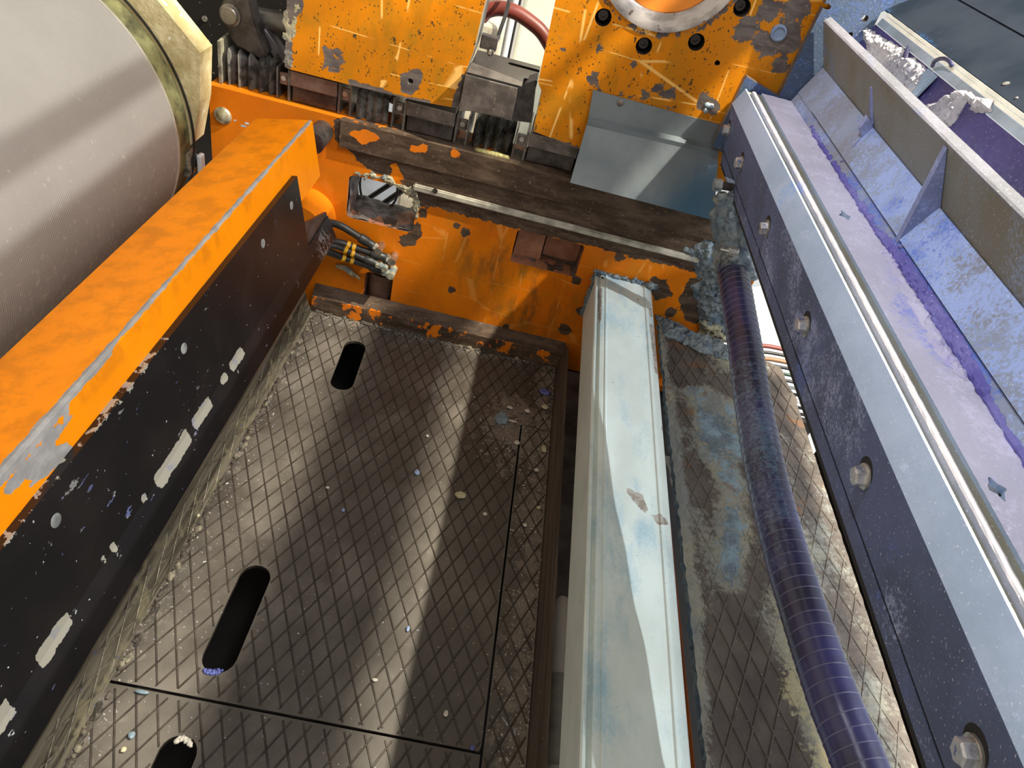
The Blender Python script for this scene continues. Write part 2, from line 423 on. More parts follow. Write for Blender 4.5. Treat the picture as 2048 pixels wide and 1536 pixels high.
def galv_material():
    k = NT('galvanised_sheet'); n = k.noise(6, 5, .6); st = k.noise(11, 5, .6, co=k.coord((1, 1, .2)))
    c = k.mix(k.step(n, .35, .65), (.17, .20, .225), (.25, .28, .30))
    c = k.mix(k.math('MULTIPLY', k.step(k.math('ADD', k.math('MULTIPLY', k.math('SUBTRACT', st, .5), .9), k.attr('blue')), .35, 1.1), .85), c, (.035, .11, .19))
    k.bump(k.noise(90, 3), .0006, .12)
    return k.out(c, .42, .55)
M_GALV = galv_material()
def rail_material():
    k = NT('white_painted_cover'); n = k.noise(14, 5, .6, co=k.coord((1, .5, 1)))
    c = k.mix(k.step(n, .3, .7), (.56, .64, .62), (.66, .76, .75))
    b = k.math('ADD', k.math('ADD', k.noise(13, 6, .66, co=k.coord((1.6, .6, 1), loc=(4, 1, 0))), k.math('MULTIPLY', k.math('SUBTRACT', k.noise(160, 3, .7), .5), .25)), k.attr('blue'))
    c = k.mix(k.math('MULTIPLY', k.step(b, .50, .86), .75), c, (.21, .43, .58))
    c = k.mix(k.math('MULTIPLY', k.step(k.noise(40, 5, .7, co=k.coord(loc=(1, 3, 3))), .705, .73), .8), c, (.05, .13, .33))
    c = k.mix(k.step(k.noise(190, 2, .5), .755, .775), c, (.05, .07, .08))
    a = k.math('ADD', k.attr('wear'), k.math('MULTIPLY', k.math('SUBTRACT', k.noise(95, 5, .65), .5), .7))
    m = k.step(a, .49, .52); c = k.mix(m, c, k.mix(k.step(k.noise(60, 2), .45, .55), (.28, .25, .22), (.40, .39, .36)))
    k.bump(k.math('ADD', k.math('MULTIPLY', m, -.8), k.math('MULTIPLY', k.noise(150, 3), .3)), .0012, .4)
    return k.out(c, .42)
M_RAIL = rail_material()
LAV, BLU, VIO = (.66, .64, .80), (.16, .27, .66), (.045, .03, .30)
M_PFRONT = powder('powder_shaded_steel', (.070, .092, .17), (.10, .13, .26), ((.30, .36, .58), (.09, .16, .52)), amt=.42)  # the rail steel where it faces down, its shade painted into the tone
M_PTOP = powder('powder_lit_top', (.50, .50, .64), (.58, .58, .74), ((.70, .69, .90), (.26, .31, .76)), amt=.5)  # the same powdered steel, with light on its top put into the colour
M_PCHAM = powder('powder_lit_steel', (.33, .43, .59), (.42, .52, .70), ((.53, .64, .88), (.22, .40, .78)), amt=.36)  # the same steel again, the light on upward faces painted in
M_PRIDGE = powder('powder_ridge', (.22, .22, .26), (.30, .29, .32), ((.40, .40, .52), (.20, .25, .58)), amt=.34)
M_PSLOPE = powder('powder_blue_steel', (.22, .24, .30), (.27, .33, .46), ((.33, .45, .82), (.09, .17, .60)), amt=.5)
M_PWALL = powder('powder_olive_steel', (.19, .18, .13), (.22, .24, .23), ((.25, .32, .44), (.13, .23, .50)), amt=.24)
M_PFLANGE = powder('powder_blue_flange', (.045, .075, .13), (.07, .10, .16), ((.07, .13, .36), (.035, .05, .25)), amt=.42, specks=.3)
M_VIOLET = powder('violet_paint_crust', (.020, .017, .085), (.035, .026, .13), ((.06, .07, .24), (.20, .21, .32)), amt=.2, lump_h=.9, rough=.5, specks=.25)
M_PALEMUD = powder('pale_paint_crust', (.24, .235, .27), (.36, .345, .35), ((.09, .075, .14), (.12, .15, .27)), amt=.34, lump_h=1.0, specks=.2)
M_PANELBLUE = powder('blue_black_panel', (.014, .020, .030), (.024, .030, .042), ((.03, .07, .15), (.03, .10, .26)), amt=-.05, spec=.02, rough=.85, specks=.0, lump_h=.1)
M_WHITE = plain('cream_edge', (.80, .78, .66), .45, 0, .1)
def gunk_material():
    k = NT('paint_gunk_on_tread'); f = k.noise(120, 5, .7); n = k.noise(13, 6, .65); n2 = k.noise(10, 6, .65, co=k.coord(loc=(5, 2, 8)))
    c = k.mix(k.step(k.noise(18, 5), .35, .65), (.055, .042, .035), (.095, .075, .06))
    g = k.attr('gunk')
    gr = k.math('ADD', k.math('ADD', g, k.math('MULTIPLY', k.math('SUBTRACT', n, .5), 1.2)), k.math('MULTIPLY', k.math('SUBTRACT', f, .5), .8))
    c = k.mix(k.math('MULTIPLY', k.step(gr, .35, .62), .9), c, k.mix(k.step(n2, .38, .62), (.26, .25, .19), (.17, .18, .17)))
    y = k.math('ADD', k.attr('yellow'), k.math('ADD', k.math('MULTIPLY', k.math('SUBTRACT', n2, .5), 1.4), k.math('MULTIPLY', k.math('SUBTRACT', f, .5), .9)))
    c = k.mix(k.math('MULTIPLY', k.step(y, .5, .66), .85), c, (.34, .30, .17))
    b = k.math('ADD', k.attr('blue'), k.math('ADD', k.math('MULTIPLY', k.math('SUBTRACT', n, .5), 1.5), k.math('MULTIPLY', k.math('SUBTRACT', f, .5), .9)))
    bc = k.mix(k.step(k.noise(30, 4, .6, co=k.coord(loc=(1, 1, 9))), .4, .62), (.08, .12, .155), (.18, .27, .33))
    c = k.mix(k.math('MULTIPLY', k.step(b, .45, .62), .92), c, bc)
    r_ = k.step(k.math('ADD', k.noise(17, 4, .6, co=k.coord(loc=(7, 7, 2))), k.math('MULTIPLY', f, .1)), .68, .72); c = k.mix(k.math('MULTIPLY', r_, .6), c, (.16, .075, .03))
    c = k.mix(k.step(k.noise(230, 2, .5), .75, .77), c, (.62, .58, .5))
    k.bump(k.math('ADD', f, k.math('MULTIPLY', n, .8)), .003, .7)
    return k.out(c, .6)
M_GUNK = gunk_material()
def crust_material(name, cols, scale=60):
    k = NT(name); n = k.noise(scale, 6, .7, dist=1.0); m_ = k.noise(scale * .4, 4, .6, co=k.coord(loc=(3, 1, 2)))
    c = k.mix(k.step(n, .36, .6), cols[0], cols[1]); c = k.mix(k.step(m_, .5, .64), c, cols[2])
    k.bump(n, .004, .8); return k.out(c, .55)
M_CRUST = crust_material('blue_grey_paint_crust', ((.045, .06, .085), (.22, .26, .27), (.10, .15, .20)))
M_CRUSTY = crust_material('yellow_grey_paint_crust', ((.16, .15, .11), (.42, .39, .25), (.14, .18, .19)))
M_CHIP_W = plain('pale_paint_chip', (.58, .55, .48), .6, 0, .2, 90)
M_CHIP_B = plain('blue_paint_chip', (.20, .27, .42), .55, 0, .3, 90)
M_CHIP_G = plain('slate_blue_paint_chip', (.17, .24, .29), .55, 0, .3, 90)
M_CHIP_Y = plain('yellowish_paint_chip', (.50, .46, .30), .6, 0, .2, 90)
M_CHIP_V = plain('violet_blue_paint_chip', (.09, .11, .36), .5, 0, .3, 90)
def hose_material():
    k = NT('navy_ribbed_hose'); d = k.attr('dust')
    c = k.mix(k.step(k.noise(12, 4), .4, .65), (.024, .022, .050), (.040, .038, .125))
    v = k.math('ADD', k.math('MULTIPLY', k.math('SUBTRACT', k.noise(180, 3, .7), .5), 1.5), k.math('ADD', d, k.math('MULTIPLY', k.math('SUBTRACT', k.noise(22, 4), .5), .8)))
    c = k.mix(k.math('MULTIPLY', k.step(v, .3, .9), .75), c, (.14, .22, .34))
    k.bump(k.noise(250, 2), .0006, .2); return k.out(c, .30)
M_HOSE = hose_material()
M_HOSEWIRE = plain('hose_spiral_highlight', (.11, .11, .19), .35, 0, .25, 60)  # rib coloured lighter than the hose to paint in its highlight
def roller_material():
    k = NT('felt_roller_cover')
    wv = k.N.new('ShaderNodeTexWave'); wv.wave_type = 'BANDS'; wv.bands_direction = 'Y'; k.L.new(k.tc, wv.inputs[0]); wv.inputs['Scale'].default_value = 76; wv.inputs['Distortion'].default_value = .15
    n = k.noise(5, 4, .6)
    c = k.mix(k.step(n, .35, .65), (.39, .355, .30), (.43, .39, .33))
    c = k.mix(k.math('MULTIPLY', wv.outputs['Fac'], .30), c, (.27, .235, .19))
    s = k.math('ADD', k.noise(75, 5, .7), k.math('MULTIPLY', k.attr('dirt'), .2)); c = k.mix(k.math('MULTIPLY', k.step(s, .72, .78), .6), c, (.62, .56, .43))
    k.bump(k.math('ADD', k.math('MULTIPLY', wv.outputs['Fac'], 1.0), k.math('MULTIPLY', k.noise(120, 3), .3)), .001, .35)
    return k.out(c, .8)
M_ROLLER = roller_material()
def housing_material():
    k = NT('cream_rough_casting'); n = k.noise(16, 6, .7)
    c = k.mix(k.step(n, .36, .64), (.42, .335, .15), (.62, .535, .31))
    c = k.mix(k.step(k.noise(34, 5, .7, co=k.coord(loc=(2, 2, 6))), .60, .66), c, (.70, .66, .48))
    c = k.mix(k.step(k.noise(60, 4, .7, co=k.coord((1, 1, 1), loc=(7, 2, 1))), .69, .72), c, (.06, .05, .025))
    k.bump(k.math('ADD', n, k.noise(85, 4, .6)), .003, .6); return k.out(c, .55)
M_HOUSING = housing_material()
M_RIM = metal('roller_rim', (.50, .46, .36), (.62, .56, .45), (.4, .6), .2, 40)
M_SEAL = metal('greasy_seal_ring', (.07, .065, .035), (.32, .30, .12), (.35, .6), .1, 22)
def spatter_black():
    k = NT('black_spattered_panel'); c = k.mix(k.step(k.noise(70, 3, .6), .67, .71), (.010, .009, .008), (.30, .26, .18))
    return k.out(c, .5)
M_SPATTER = spatter_black()
M_YELLOW = plain('yellow_marking_tape', (.80, .42, .01), .4, 0, .12)
M_HYD = plain('black_hydraulic_hose', (.028, .027, .025), .4, 0, .3, 40)
M_FIT = metal('plated_fitting', (.42, .39, .33), (.62, .57, .48), (.2, .35), .9, 50)
M_RED = plain('dark_red_hose', (.17, .035, .025), .45, 0, .2)
M_PALEGREEN = plain('pale_green_cabinet', (.60, .61, .50), .5, 0, .08, 6)
M_PALEGREY = plain('pale_grey_paint', (.60, .61, .60), .5, 0, .1, 8)
M_CONCRETE = plain('pale_hall_floor', (.42, .45, .50), .6, 0, .12, 4)
M_ORUNDER = plain('dark_orange_underside', (.55, .13, .01), .5, 0, .25, 8)
def board_material():
    k = NT('grooved_brown_board'); n = k.noise(40, 6, .65, co=k.coord((1, .07, 2.5)))
    c = k.mix(k.step(n, .36, .66), (.050, .040, .034), (.115, .09, .07)); c = k.mix(k.step(k.noise(200, 2, .5), .73, .75), c, (.45, .42, .36))
    k.bump(n, .003, .8); return k.out(c, .55)
M_BOARD = board_material()
M_COPPER = metal('copper_red_steel', (.34, .15, .09), (.46, .23, .14), (.3, .5), .35, 30)
M_TIE = metal('clamp_steel', (.33, .35, .36), (.5, .52, .52), (.3, .45), .7, 60)
# ================================================================== SETTING
YW = 1.46
def xz(px, py, y=YW):
    p = at(px, py, 'y', y); return (p.x, p.z)
def xy(px, py, z):
    p = at(px, py, 'z', z); return (p.x, p.y)
def soft(sd, wdt=.03): return max(0., min(1., .5 - sd / wdt))
def hit(px, py, P0, N):
    d = at(px, py, 'z', -5) - EYE; P0, N = Vector(P0), Vector(N)
    return EYE + d * ((P0 - EYE).dot(N) / d.dot(N))

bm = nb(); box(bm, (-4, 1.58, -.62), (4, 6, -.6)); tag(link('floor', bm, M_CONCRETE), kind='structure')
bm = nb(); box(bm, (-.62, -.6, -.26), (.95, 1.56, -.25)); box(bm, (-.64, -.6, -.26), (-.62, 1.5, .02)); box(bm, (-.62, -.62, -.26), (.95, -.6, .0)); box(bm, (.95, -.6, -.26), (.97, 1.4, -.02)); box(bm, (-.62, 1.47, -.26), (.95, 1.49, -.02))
tag(link('light_block_1', bm, M_DARK), kind='structure')  # black box added under the floor plates to keep light out of the slots
# unseen bars added above the view to cut the lamps into stripes of shade
def over(n, x0a, x0b, z, y0, y1, L, shift=0.0, mat=None):
    """a bar whose shade covers x0a..x0b on the z = 0 level, seen from lamp L"""
    f = z / L.z; xa, xb = x0a + (L.x - x0a) * f, x0b + (L.x - x0b) * f
    bm = nb(); slab(bm, [(xa, y0, z), (xb, y0, z), (xb + shift, y1, z), (xa + shift, y1, z)], (0, 0, .004))
    tag(link('light_block_%d' % n, bm, M_DSTEEL), kind='structure')
over(2, .075, .43, 1.5, -.6, 1.6, LA, .012)
over(3, -1.437, -.62, 1.5, .925, 1.15, LA)
over(4, -1.71, -1.59, 1.5, -.6, 1.15, LA)
over(5, -1.40, -1.28, 1.5, -.6, .90, LA)
over(6, -.275, -.050, 1.75, -.6, 1.6, LB, .010)
over(7, -2.6, -.40, 2.0, -.6, 1.115, LB)
over(11, -2.4, .70, 1.9, -.6, 2.0, LD)
over(12, .30, .555, 1.75, -.6, 1.6, LB)
over(8, -.30, -.066, 1.55, -.6, 1.6, LA, .008)
over(9, -.424, -.365, 1.75, 1.18, 1.32, LB)
over(10, -.308, -.12, 1.76, 1.18, 1.32, LB)

# ================================================================== MACHINE SIDE FRAME
FR = thing('machine_stand', (-.02, 1.46, -.35), 'orange painted machine side frame worn to bare brown steel, with square openings', 'machine frame')
holes = [sd_rrect(-.266, .315, .078, .053, .014), sd_rrect(.125, .294, .079, .043, .008), sd_rrect(-.252, .078, .034, .052, .010)]
bm = nb()
sheet(bm, (0, YW, 0), (1, 0, 0), (0, 0, 1), (0, -1, 0), -.647, .604, -.02, .487, .0065, .10, cuts=holes)
fr = link('side_plate', bm, None, FR, mats=[M_FRAME, M_SIDE])
wp = [[xz(*q) for q in poly] for poly in (
    [(668, 238), (700, 240), (971, 305), (1150, 345), (1460, 425), (1450, 560), (1375, 540), (1170, 489), (1036, 457), (837, 406), (815, 376), (795, 352), (745, 342), (700, 300), (672, 280)],
    [(815, 465), (835, 440), (845, 455), (842, 470), (825, 492), (800, 490), (796, 478)],
    [(1380, 560), (1450, 560), (1460, 700), (1430, 700), (1405, 650), (1370, 640), (1360, 600)],
    [(1300, 555), (1330, 560), (1345, 590), (1310, 600)])]
wsd = [sd_poly(p) for p in wp]
isl = [sd_poly([xz(*q) for q in poly]) for poly in ([(1262, 402), (1335, 412), (1440, 432), (1440, 455), (1385, 452), (1330, 426), (1268, 419)], [(778, 330), (793, 326), (805, 345), (812, 365), (790, 358)], [(1140, 362), (1152, 366), (1150, 374)])]
blot = [(xz(*q), r) for q, r in (((1130, 660), .014), ((1165, 622), .014), ((845, 428), .010), ((913, 452), .010), ((930, 465), .008), ((1155, 560), .010), ((1010, 655), .008), ((1075, 690), .012), ((1240, 515), .010), ((1340, 625), .014), ((1325, 655), .010), ((905, 580), .007), ((1120, 500), .012))]
gr_c = [(xz(1060, 610), .09), (xz(985, 520), .07), (xz(1030, 560), .08)]
def f_wear(p):
    if p.y > YW + .02: return .3
    v = max(soft(s(p.x, p.z), .035) for s in wsd)
    for s in isl: v = min(v, 1 - soft(s(p.x, p.z), .02))
    for (c, r) in blot: v = max(v, soft(math.hypot(p.x - c[0], p.z - c[1]) - r, .03))
    return v * .95
attr(fr, 'wear', f_wear)
attr(fr, 'grime', lambda p: max([soft(math.hypot(p.x - c[0], p.z - c[1]) - r, .12) for c, r in gr_c]))
attr(fr, 'scratch', lambda p: .22 if p.z < .36 and p.x > -.2 else .05)
for f_ in fr.data.polygons:
    if f_.material_index == 1 and (f_.center.z + fr.matrix_basis.translation.z > .48 or f_.center.x < -.645): f_.material_index = 0
# bearing bar along the top, brown and worn
bm = nb(); sheet(bm, (0, 1.452, 0), (1, 0, 0), (0, 0, 1), (0, -1, 0), -.368, .50, .428, .4865, .008, .03)
o = link('bearing_bar', bm, None, FR, mats=[M_BROWN, M_BROWN])
hl = [sd_poly([xz(*q) for q in poly]) for poly in ([(700, 262), (735, 258), (760, 275), (728, 285)], [(822, 292), (856, 290), (850, 300), (825, 298)], [(902, 298), (912, 296), (925, 312), (905, 310)])]
attr(o, 'wear', lambda p: .80 - .8 * max(soft(s(p.x, p.z), .02) for s in hl))
# base ledge
def ledge_prof(x): return [(x, 1.46, .062), (x, 1.440, .048), (x, 1.432, .040), (x, 1.428, -.006), (x, 1.46, -.006)]
bm = nb(); n = 90; prev = None
for i in range(n + 1):
    x = -.405 + .64 * i / n; ring = [bm.verts.new((x, y + .0015 * mnoise.noise(Vector((x * 30, k, 0))), z + .0015 * mnoise.noise(Vector((x * 25, k + 7, 0))))) for k, (_, y, z) in enumerate(ledge_prof(x))]
    if prev:
        for a in range(4): bm.faces.new((prev[a], ring[a], ring[a + 1], prev[a + 1]))
    prev = ring
bmesh.ops.recalc_face_normals(bm, faces=bm.faces)
o = link('base_ledge', bm, M_BROWN, FR)
attr(o, 'wear', lambda p: .70 if p.z > .045 else (.53 if p.z > .035 else .62))
# pale strip with its screw heads
bm = nb(); slab(bm, [(-.200, 1.449, .386), (-.200, 1.449, .371), (.463, 1.449, .366), (.463, 1.449, .380)], (0, .011, 0))
bmesh.ops.bevel(bm, geom=bm.edges[:], offset=.003, segments=2, affect='EDGES')
st = link('pale_strip', bm, plain('worn_ivory_strip', (.40, .375, .31), .45, .1, .35, 35), FR); tag(st, 'pale ivory strip')
bm = nb()
for px, py in ((870, 382),): p = at(px, py, 'y', 1.4485); cyl(bm, p, p + Vector((0, -.001, 0)), .006, n=12)
link('screw', bm, M_DSTEEL, st)
# round boss under the beam end, domed bolt, dark plate behind the third opening
bm = nb(); p = at(618, 425, 'y', 1.46); cyl(bm, p, p + Vector((0, -.09, 0)), .062, n=40); link('pivot_boss', bm, M_FRAME, FR, smooth=.6)
bm = nb(); p = at(446, 231, 'y', 1.46); lathe(bm, p + Vector((0, .002, 0)), (0, -1, 0), [(0, .0185), (.004, .0185), (.007, .016), (.0105, .010), (.0125, .003)], 28); tag(link('bolt', bm, metal('blotchy_bolt_head', (.30, .27, .15), (.55, .52, .40), (.25, .45), .6, 60), FR, smooth=.6), 'domed steel bolt')
bm = nb(); box(bm, (.05, 1.50, .20), (.115, 1.515, .32)); box(bm, (.12, 1.53, .20), (.215, 1.545, .322)); tag(link('inner_plate', bm, M_COPPER, FR), 'copper red plates inside the square opening')
bm = nb(); cyl(bm, (-.252, 1.515, -.05), (-.252, 1.515, .11), .036, n=28); tag(link('inner_pipe', bm, M_RUST, FR, smooth=.6), 'rusty pipe inside the small opening')
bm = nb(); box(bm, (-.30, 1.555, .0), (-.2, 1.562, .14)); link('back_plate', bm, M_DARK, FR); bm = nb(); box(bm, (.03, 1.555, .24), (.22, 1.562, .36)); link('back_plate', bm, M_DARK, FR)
wc = lambda *px: [xz(*q) for q in px]
bm = nb(); crust(bm, (0, YW, 0), (1, 0, 0), (0, 0, 1), (0, -1, 0), wc((712, 346), (745, 345), (775, 352), (800, 365), (826, 378), (838, 405), (836, 445), (828, 440), (826, 410), (812, 385), (790, 370), (760, 360), (715, 352)), .0042, 95, .0024, .010, .006, 3)
tag(link('weld_crust', bm, M_CRUSTY, FR), 'crusty weld along the opening')
bm = nb(); sheet(bm, (0, 0, .2625), (1, 0, 0), (0, 1, 0), (0, 0, 1), -.343, -.189, 1.462, 1.558, .004, 0, h=lambda u, v: .012 * mnoise.noise(Vector((u * 22, v * 16, 1))) + .004 * mnoise.noise(Vector((u * 70, v * 60, 6))) + .16 * max(0, v - 1.50))
sheet(bm, (-.343, 0, 0), (0, 1, 0), (0, 0, 1), (1, 0, 0), 1.464, 1.558, .262, .368, .004, 0, h=lambda u, v: .003 + .008 * mnoise.noise(Vector((u * 25, v * 25, 1))) + .003 * mnoise.noise(Vector((u * 80, v * 60, 6))))
tag(link('rough_lining', bm, crust_material('torched_steel', ((.045, .042, .045), (.15, .125, .115), (.34, .16, .09)), 28), FR, smooth=True), 'burnt rough steel inside the big opening')

# ================================================================== LINEAR GUIDE CARRIAGES AND BELLOWS
def carriage(x0, x1, rust, label):
    t = thing('guide_carriage', ((x0 + x1) / 2, 1.53, .488), label, 'bearing block', 'guide carriages on the frame top')
    bm = nb(); box(bm, (x0, 1.480, .488), (x1, 1.60, .551), .003); o = link('body', bm, M_DSTEEL if not rust else M_RUST2, t)
    bm = nb(); box(bm, (x0 - .002, 1.473, .522), (x1 + .001, 1.50, .552), .002); link('wear_strip', bm, M_RUST if rust else M_STEEL, t)
    for s, xe in ((-1, x0), (1, x1)):
        bm = nb(); a, b = sorted((xe + s * .003, xe + s * .008)); box(bm, (a, 1.477, .488), (b, 1.60, .551)); link('end_plate', bm, M_BROWNST, t)
        bm = nb(); a, b = sorted((xe + s * .009, xe + s * .027)); box(bm, (a, 1.482, .517), (b, 1.49, .541), .002); tb = link('tab', bm, M_RUST if rust else M_STEEL, t)
        bm = nb(); cyl(bm, (xe + s * .017, 1.482, .532), (xe + s * .017, 1.477, .532), .0052, n=14); link('screw', bm, M_SCREW, tb)
        bm = nb(); a, b = sorted((xe + s * .028, xe + s * .0315)); box(bm, (a, 1.476, .488), (b, 1.60, .552)); link('cover_plate', bm, M_BROWNST, t)
    return t
M_RUST2 = metal('dark_red_brown_steel', (.05, .035, .028), (.13, .08, .055), (.3, .5), .4, 30)
M_BROWNST = metal('grey_brown_plate', (.12, .11, .10), (.22, .20, .17), (.3, .5), .6, 40)
carriage(-.480, -.386, True, 'guide carriage with a red brown wear strip, under left corner of orange saddle')
carriage(-.237, -.137, False, 'dark guide carriage under the right corner of the left orange saddle')
carriage(.025, .128, False, 'oily dark guide carriage beneath the orange saddle with the bore, beside bent sheet')
def bellows(x0, x1, n, zt, label, depth=.13, amp=.019, yf=1.482):
    bm = nb(); prev = None
    for i in range(2 * n + 1):
        x = x0 + (x1 - x0) * i / (2 * n) + random.uniform(-.0012, .0012); d = 0 if i % 2 else amp
        pr = [(yf + d, .488), (yf + d, zt - d - .006), (yf + d + .006, zt - d), (yf + depth - d, zt - d), (yf + depth - d, .488)]
        ring = [bm.verts.new((x, y, z)) for y, z in pr]
        if prev:
            for a in range(4): bm.faces.new((prev[a], ring[a], ring[a + 1], prev[a + 1]))
        prev = ring
    solid(bm, .0015)
    t = thing('bellows', ((x0 + x1) / 2, 1.55, .488), label, 'bellows', 'pleated guide bellows'); link('pleats', bm, M_BELLOWS, t); return t
b1 = bellows(-.624, -.516, 5, .560, 'greasy pleated bellows with an upright end plate, left of the left orange saddle')
bm = nb(); slab(bm, [(-.632, 1.478, .488), (-.632, 1.478, .572), (-.632, 1.60, .580), (-.632, 1.60, .488)], (.006, 0, 0)); tag(link('end_plate', bm, M_CRUSTY2 if 'M_CRUSTY2' in globals() else metal('grease_smeared_plate', (.10, .095, .08), (.45, .42, .30), (.3, .5), .3, 18), b1), 'grease smeared end plate')
bellows(-.345, -.278, 4, .548, 'dark flattened bellows between the two carriages of the left orange saddle', amp=.006)
b3 = bellows(-.098, -.008, 4, .552, 'pleated bellows with daylight behind, beneath the brown steel bracket', amp=.026)
bm = nb()
for i in range(7): lump(bm, (-.075 + .055 * i / 6, 1.474, .487), .012, .007, .006, i, .4, 2)
tag(link('grease', bm, plain('yellow_grease', (.36, .32, .13), .4, 0, .3, 60), b3, smooth=True), 'yellow grease at its foot')

# ================================================================== SADDLES
M_GREY_EDGE = metal('bare_edge_steel', (.28, .26, .20), (.40, .37, .30), (.4, .6), .3, 30)
SL = thing('machine_saddle', (-.3, 1.5, .553), 'scratched orange saddle block left of the gap, with a dark hole near its bottom', 'machine saddle', 'orange saddle blocks')
pl = [xz(*q) for q in ((575, -90), (573, 29), (569, 136), (700, 170), (830, 201), (916, 217), (925, 160), (930, 148), (948, 100), (964, 29), (982, -40), (990, -90))]
ks = sd_poly(pl)
bm = nb(); p = at(821, 163, 'y', YW)
sheet(bm, (0, YW, 0), (1, 0, 0), (0, 0, 1), (0, -1, 0), -.50, -.10, .55, .90, .006, .12, cuts=[sd_circ(p.x, p.z, .006)], keep=ks)
o = link('block', bm, None, SL, mats=[M_SADDLE, M_GREY_EDGE])
sdl = sd_poly([xz(*q) for q in ((560, -90), (612, -90), (605, 20), (586, 45), (582, 138), (560, 140))]); pc = p
sl2 = [sd_poly([xz(*q) for q in poly]) for poly in ([(800, 150), (838, 136), (845, 150), (838, 180), (822, 190), (804, 185)], [(905, 200), (925, 150), (930, 220), (905, 225)], [(700, 160), (800, 190), (860, 203), (850, 212), (700, 180)])]
attr(o, 'wear', lambda q: max(.8 * soft(sdl(q.x, q.z), .02), max(.9 * soft(s(q.x, q.z), .02) for s in sl2), .36 * soft(math.hypot(q.x + .39, q.z - .60) - .035, .03)))
attr(o, 'scratch', lambda q: 1.0); attr(o, 'grime', lambda q: .8 * soft(math.hypot(q.x + .25, q.z - .65) - .1, .2))
bm = nb(); cyl(bm, pc + Vector((0, .012, 0)), pc + Vector((0, .03, 0)), .0075, n=16); link('hole_plug', bm, M_DARK, SL)
bm = nb(); crust(bm, (0, YW, 0), (1, 0, 0), (0, 0, 1), (0, -1, 0), [xz(*q) for q in ((570, 20), (582, 60), (586, 30), (597, 5), (592, 40), (584, 90), (582, 134), (569, 134))], .0007, 90, .0026, .011, .010, 5, .0003)
tag(link('paint_drip', bm, crust_material('drip_paint', ((.22, .20, .15), (.40, .36, .22), (.16, .15, .14)), 60), SL), 'yellowish drips down its left edge')

SR = thing('machine_saddle', (.3, 1.5, .553), 'scratched orange saddle block with a round steel rimmed bore and bolt holes', 'machine saddle', 'orange saddle blocks')
pr_ = [xz(*q) for q in ((1125, -90), (1111, 0), (1090, 100), (1076, 165), (1083, 182), (1066, 262))] + [(.13, .548), (.545, .545), (.545, 1.15), (.1, 1.15)]
BC = (.192, .934); bolts_r = [(.103, .80), (.192, .771), (.284, .801), (.341, .875)]
cuts = [sd_circ(BC[0], BC[1], .134)] + [sd_circ(x, z, .0155) for x, z in bolts_r] + [sd_circ(*xz(1435, 126), .0055)]
bm = nb(); sheet(bm, (0, YW, 0), (1, 0, 0), (0, 0, 1), (0, -1, 0), .0, .62, .545, 1.10, .0062, .12, cuts=cuts, keep=sd_poly(pr_))
o = link('block', bm, None, SR, mats=[M_SADDLE, M_DSTEEL])
bl = [(xz(*q), r) for q, r in (((1265, 130), .006), ((1185, 160), .012), ((1320, 175), .010), ((1340, 190), .012), ((1405, 205), .022), ((1425, 215), .025), ((1290, 195), .008), ((1490, 60), .03), ((1530, 90), .035), ((1575, 75), .04), ((1590, 20), .035), ((1540, 20), .03), ((1200, 95), .006), ((1120, 75), .006), ((1120, 95), .007), ((1560, 130), .02))]
def f_sr(q):
    v = max(.78 * soft(math.hypot(q.x - c[0], q.z - c[1]) - r * .7, .045) for c, r in bl)
    v = max(v, .60 * soft(abs(math.hypot(q.x - BC[0], q.z - BC[1]) - .14) - .006, .03))
    v = max(v, .55 * soft(q.z - .562, .02), .55 * soft(q.x - (.03 if q.z < .66 else .045), .012) if q.z < .62 else 0)
    v = max(v, .42 * soft(abs(q.z - .675) - .008, .03) if q.x > .12 else 0)
    return v
attr(o, 'wear', f_sr); attr(o, 'scratch', lambda q: 1.0 if q.x < .36 else .5); attr(o, 'grime', lambda q: .9 * soft(math.hypot(q.x - .2, q.z - .68) - .06, .2))
M_BORE = metal('turned_bore_steel', (.30, .27, .26), (.58, .53, .50), (.2, .4), .75, 18, stretch=(1, 6, 1), specks=(40, .63, (.16, .10, .07)))
bm = nb(); lathe(bm, (BC[0], 1.456, BC[1]), (0, 1, 0), [(0, .134), (0, .127), (.012, .104), (.030, .103)], 72, caps=False); tag(link('bore_ring', bm, M_BORE, SR, smooth=.5), 'turned bare steel ring')
bm = nb(); cyl(bm, (BC[0], 1.475, BC[1]), (BC[0], 1.483, BC[1]), .1035, n=48); link('bore_cover', bm, worn_paint('orange_cover', (.9, .30, .05), (.88, .27, .03), (.3, .2, .1), (.4, .3, .2), scratch=False, grime_amt=.1), SR)
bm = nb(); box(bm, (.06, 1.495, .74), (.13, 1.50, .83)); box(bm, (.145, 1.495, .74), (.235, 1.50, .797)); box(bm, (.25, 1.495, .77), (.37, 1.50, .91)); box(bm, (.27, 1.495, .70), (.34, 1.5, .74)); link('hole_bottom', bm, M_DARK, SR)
for i, (x, z) in enumerate(bolts_r):
    bm = nb(); lathe(bm, (x, 1.487, z), (0, -1, 0), [(0, .011), (.006, .011), (.008, .009), (.008, .005), (.003, .0045)], 20); link('socket_screw', bm, M_DSTEEL, SR, smooth=.6)
bm = nb(); p = at(1557, 66, 'y', YW); lathe(bm, p, (0, -1, 0), [(0, .015), (.004, .014), (.005, .011), (.003, .010)], 20); tag(link('screw', bm, powder('blue_screw', (.10, .14, .26), (.2, .26, .36), ((.3, .36, .5),), amt=.4), SR, smooth=.6), 'blue dusted screw')
bm = nb()
for (px, py, a, b) in ((1418, 212, .02, .006), (1412, 222, .01, .005)): lump(bm, at(px, py, 'y', 1.459), a * .5, .002, b, px, .5, 2)
tag(link('pale_splash', bm, plain('pale_blue_splash', (.42, .52, .60), .5), SR, smooth=True), 'pale blue paint splash')

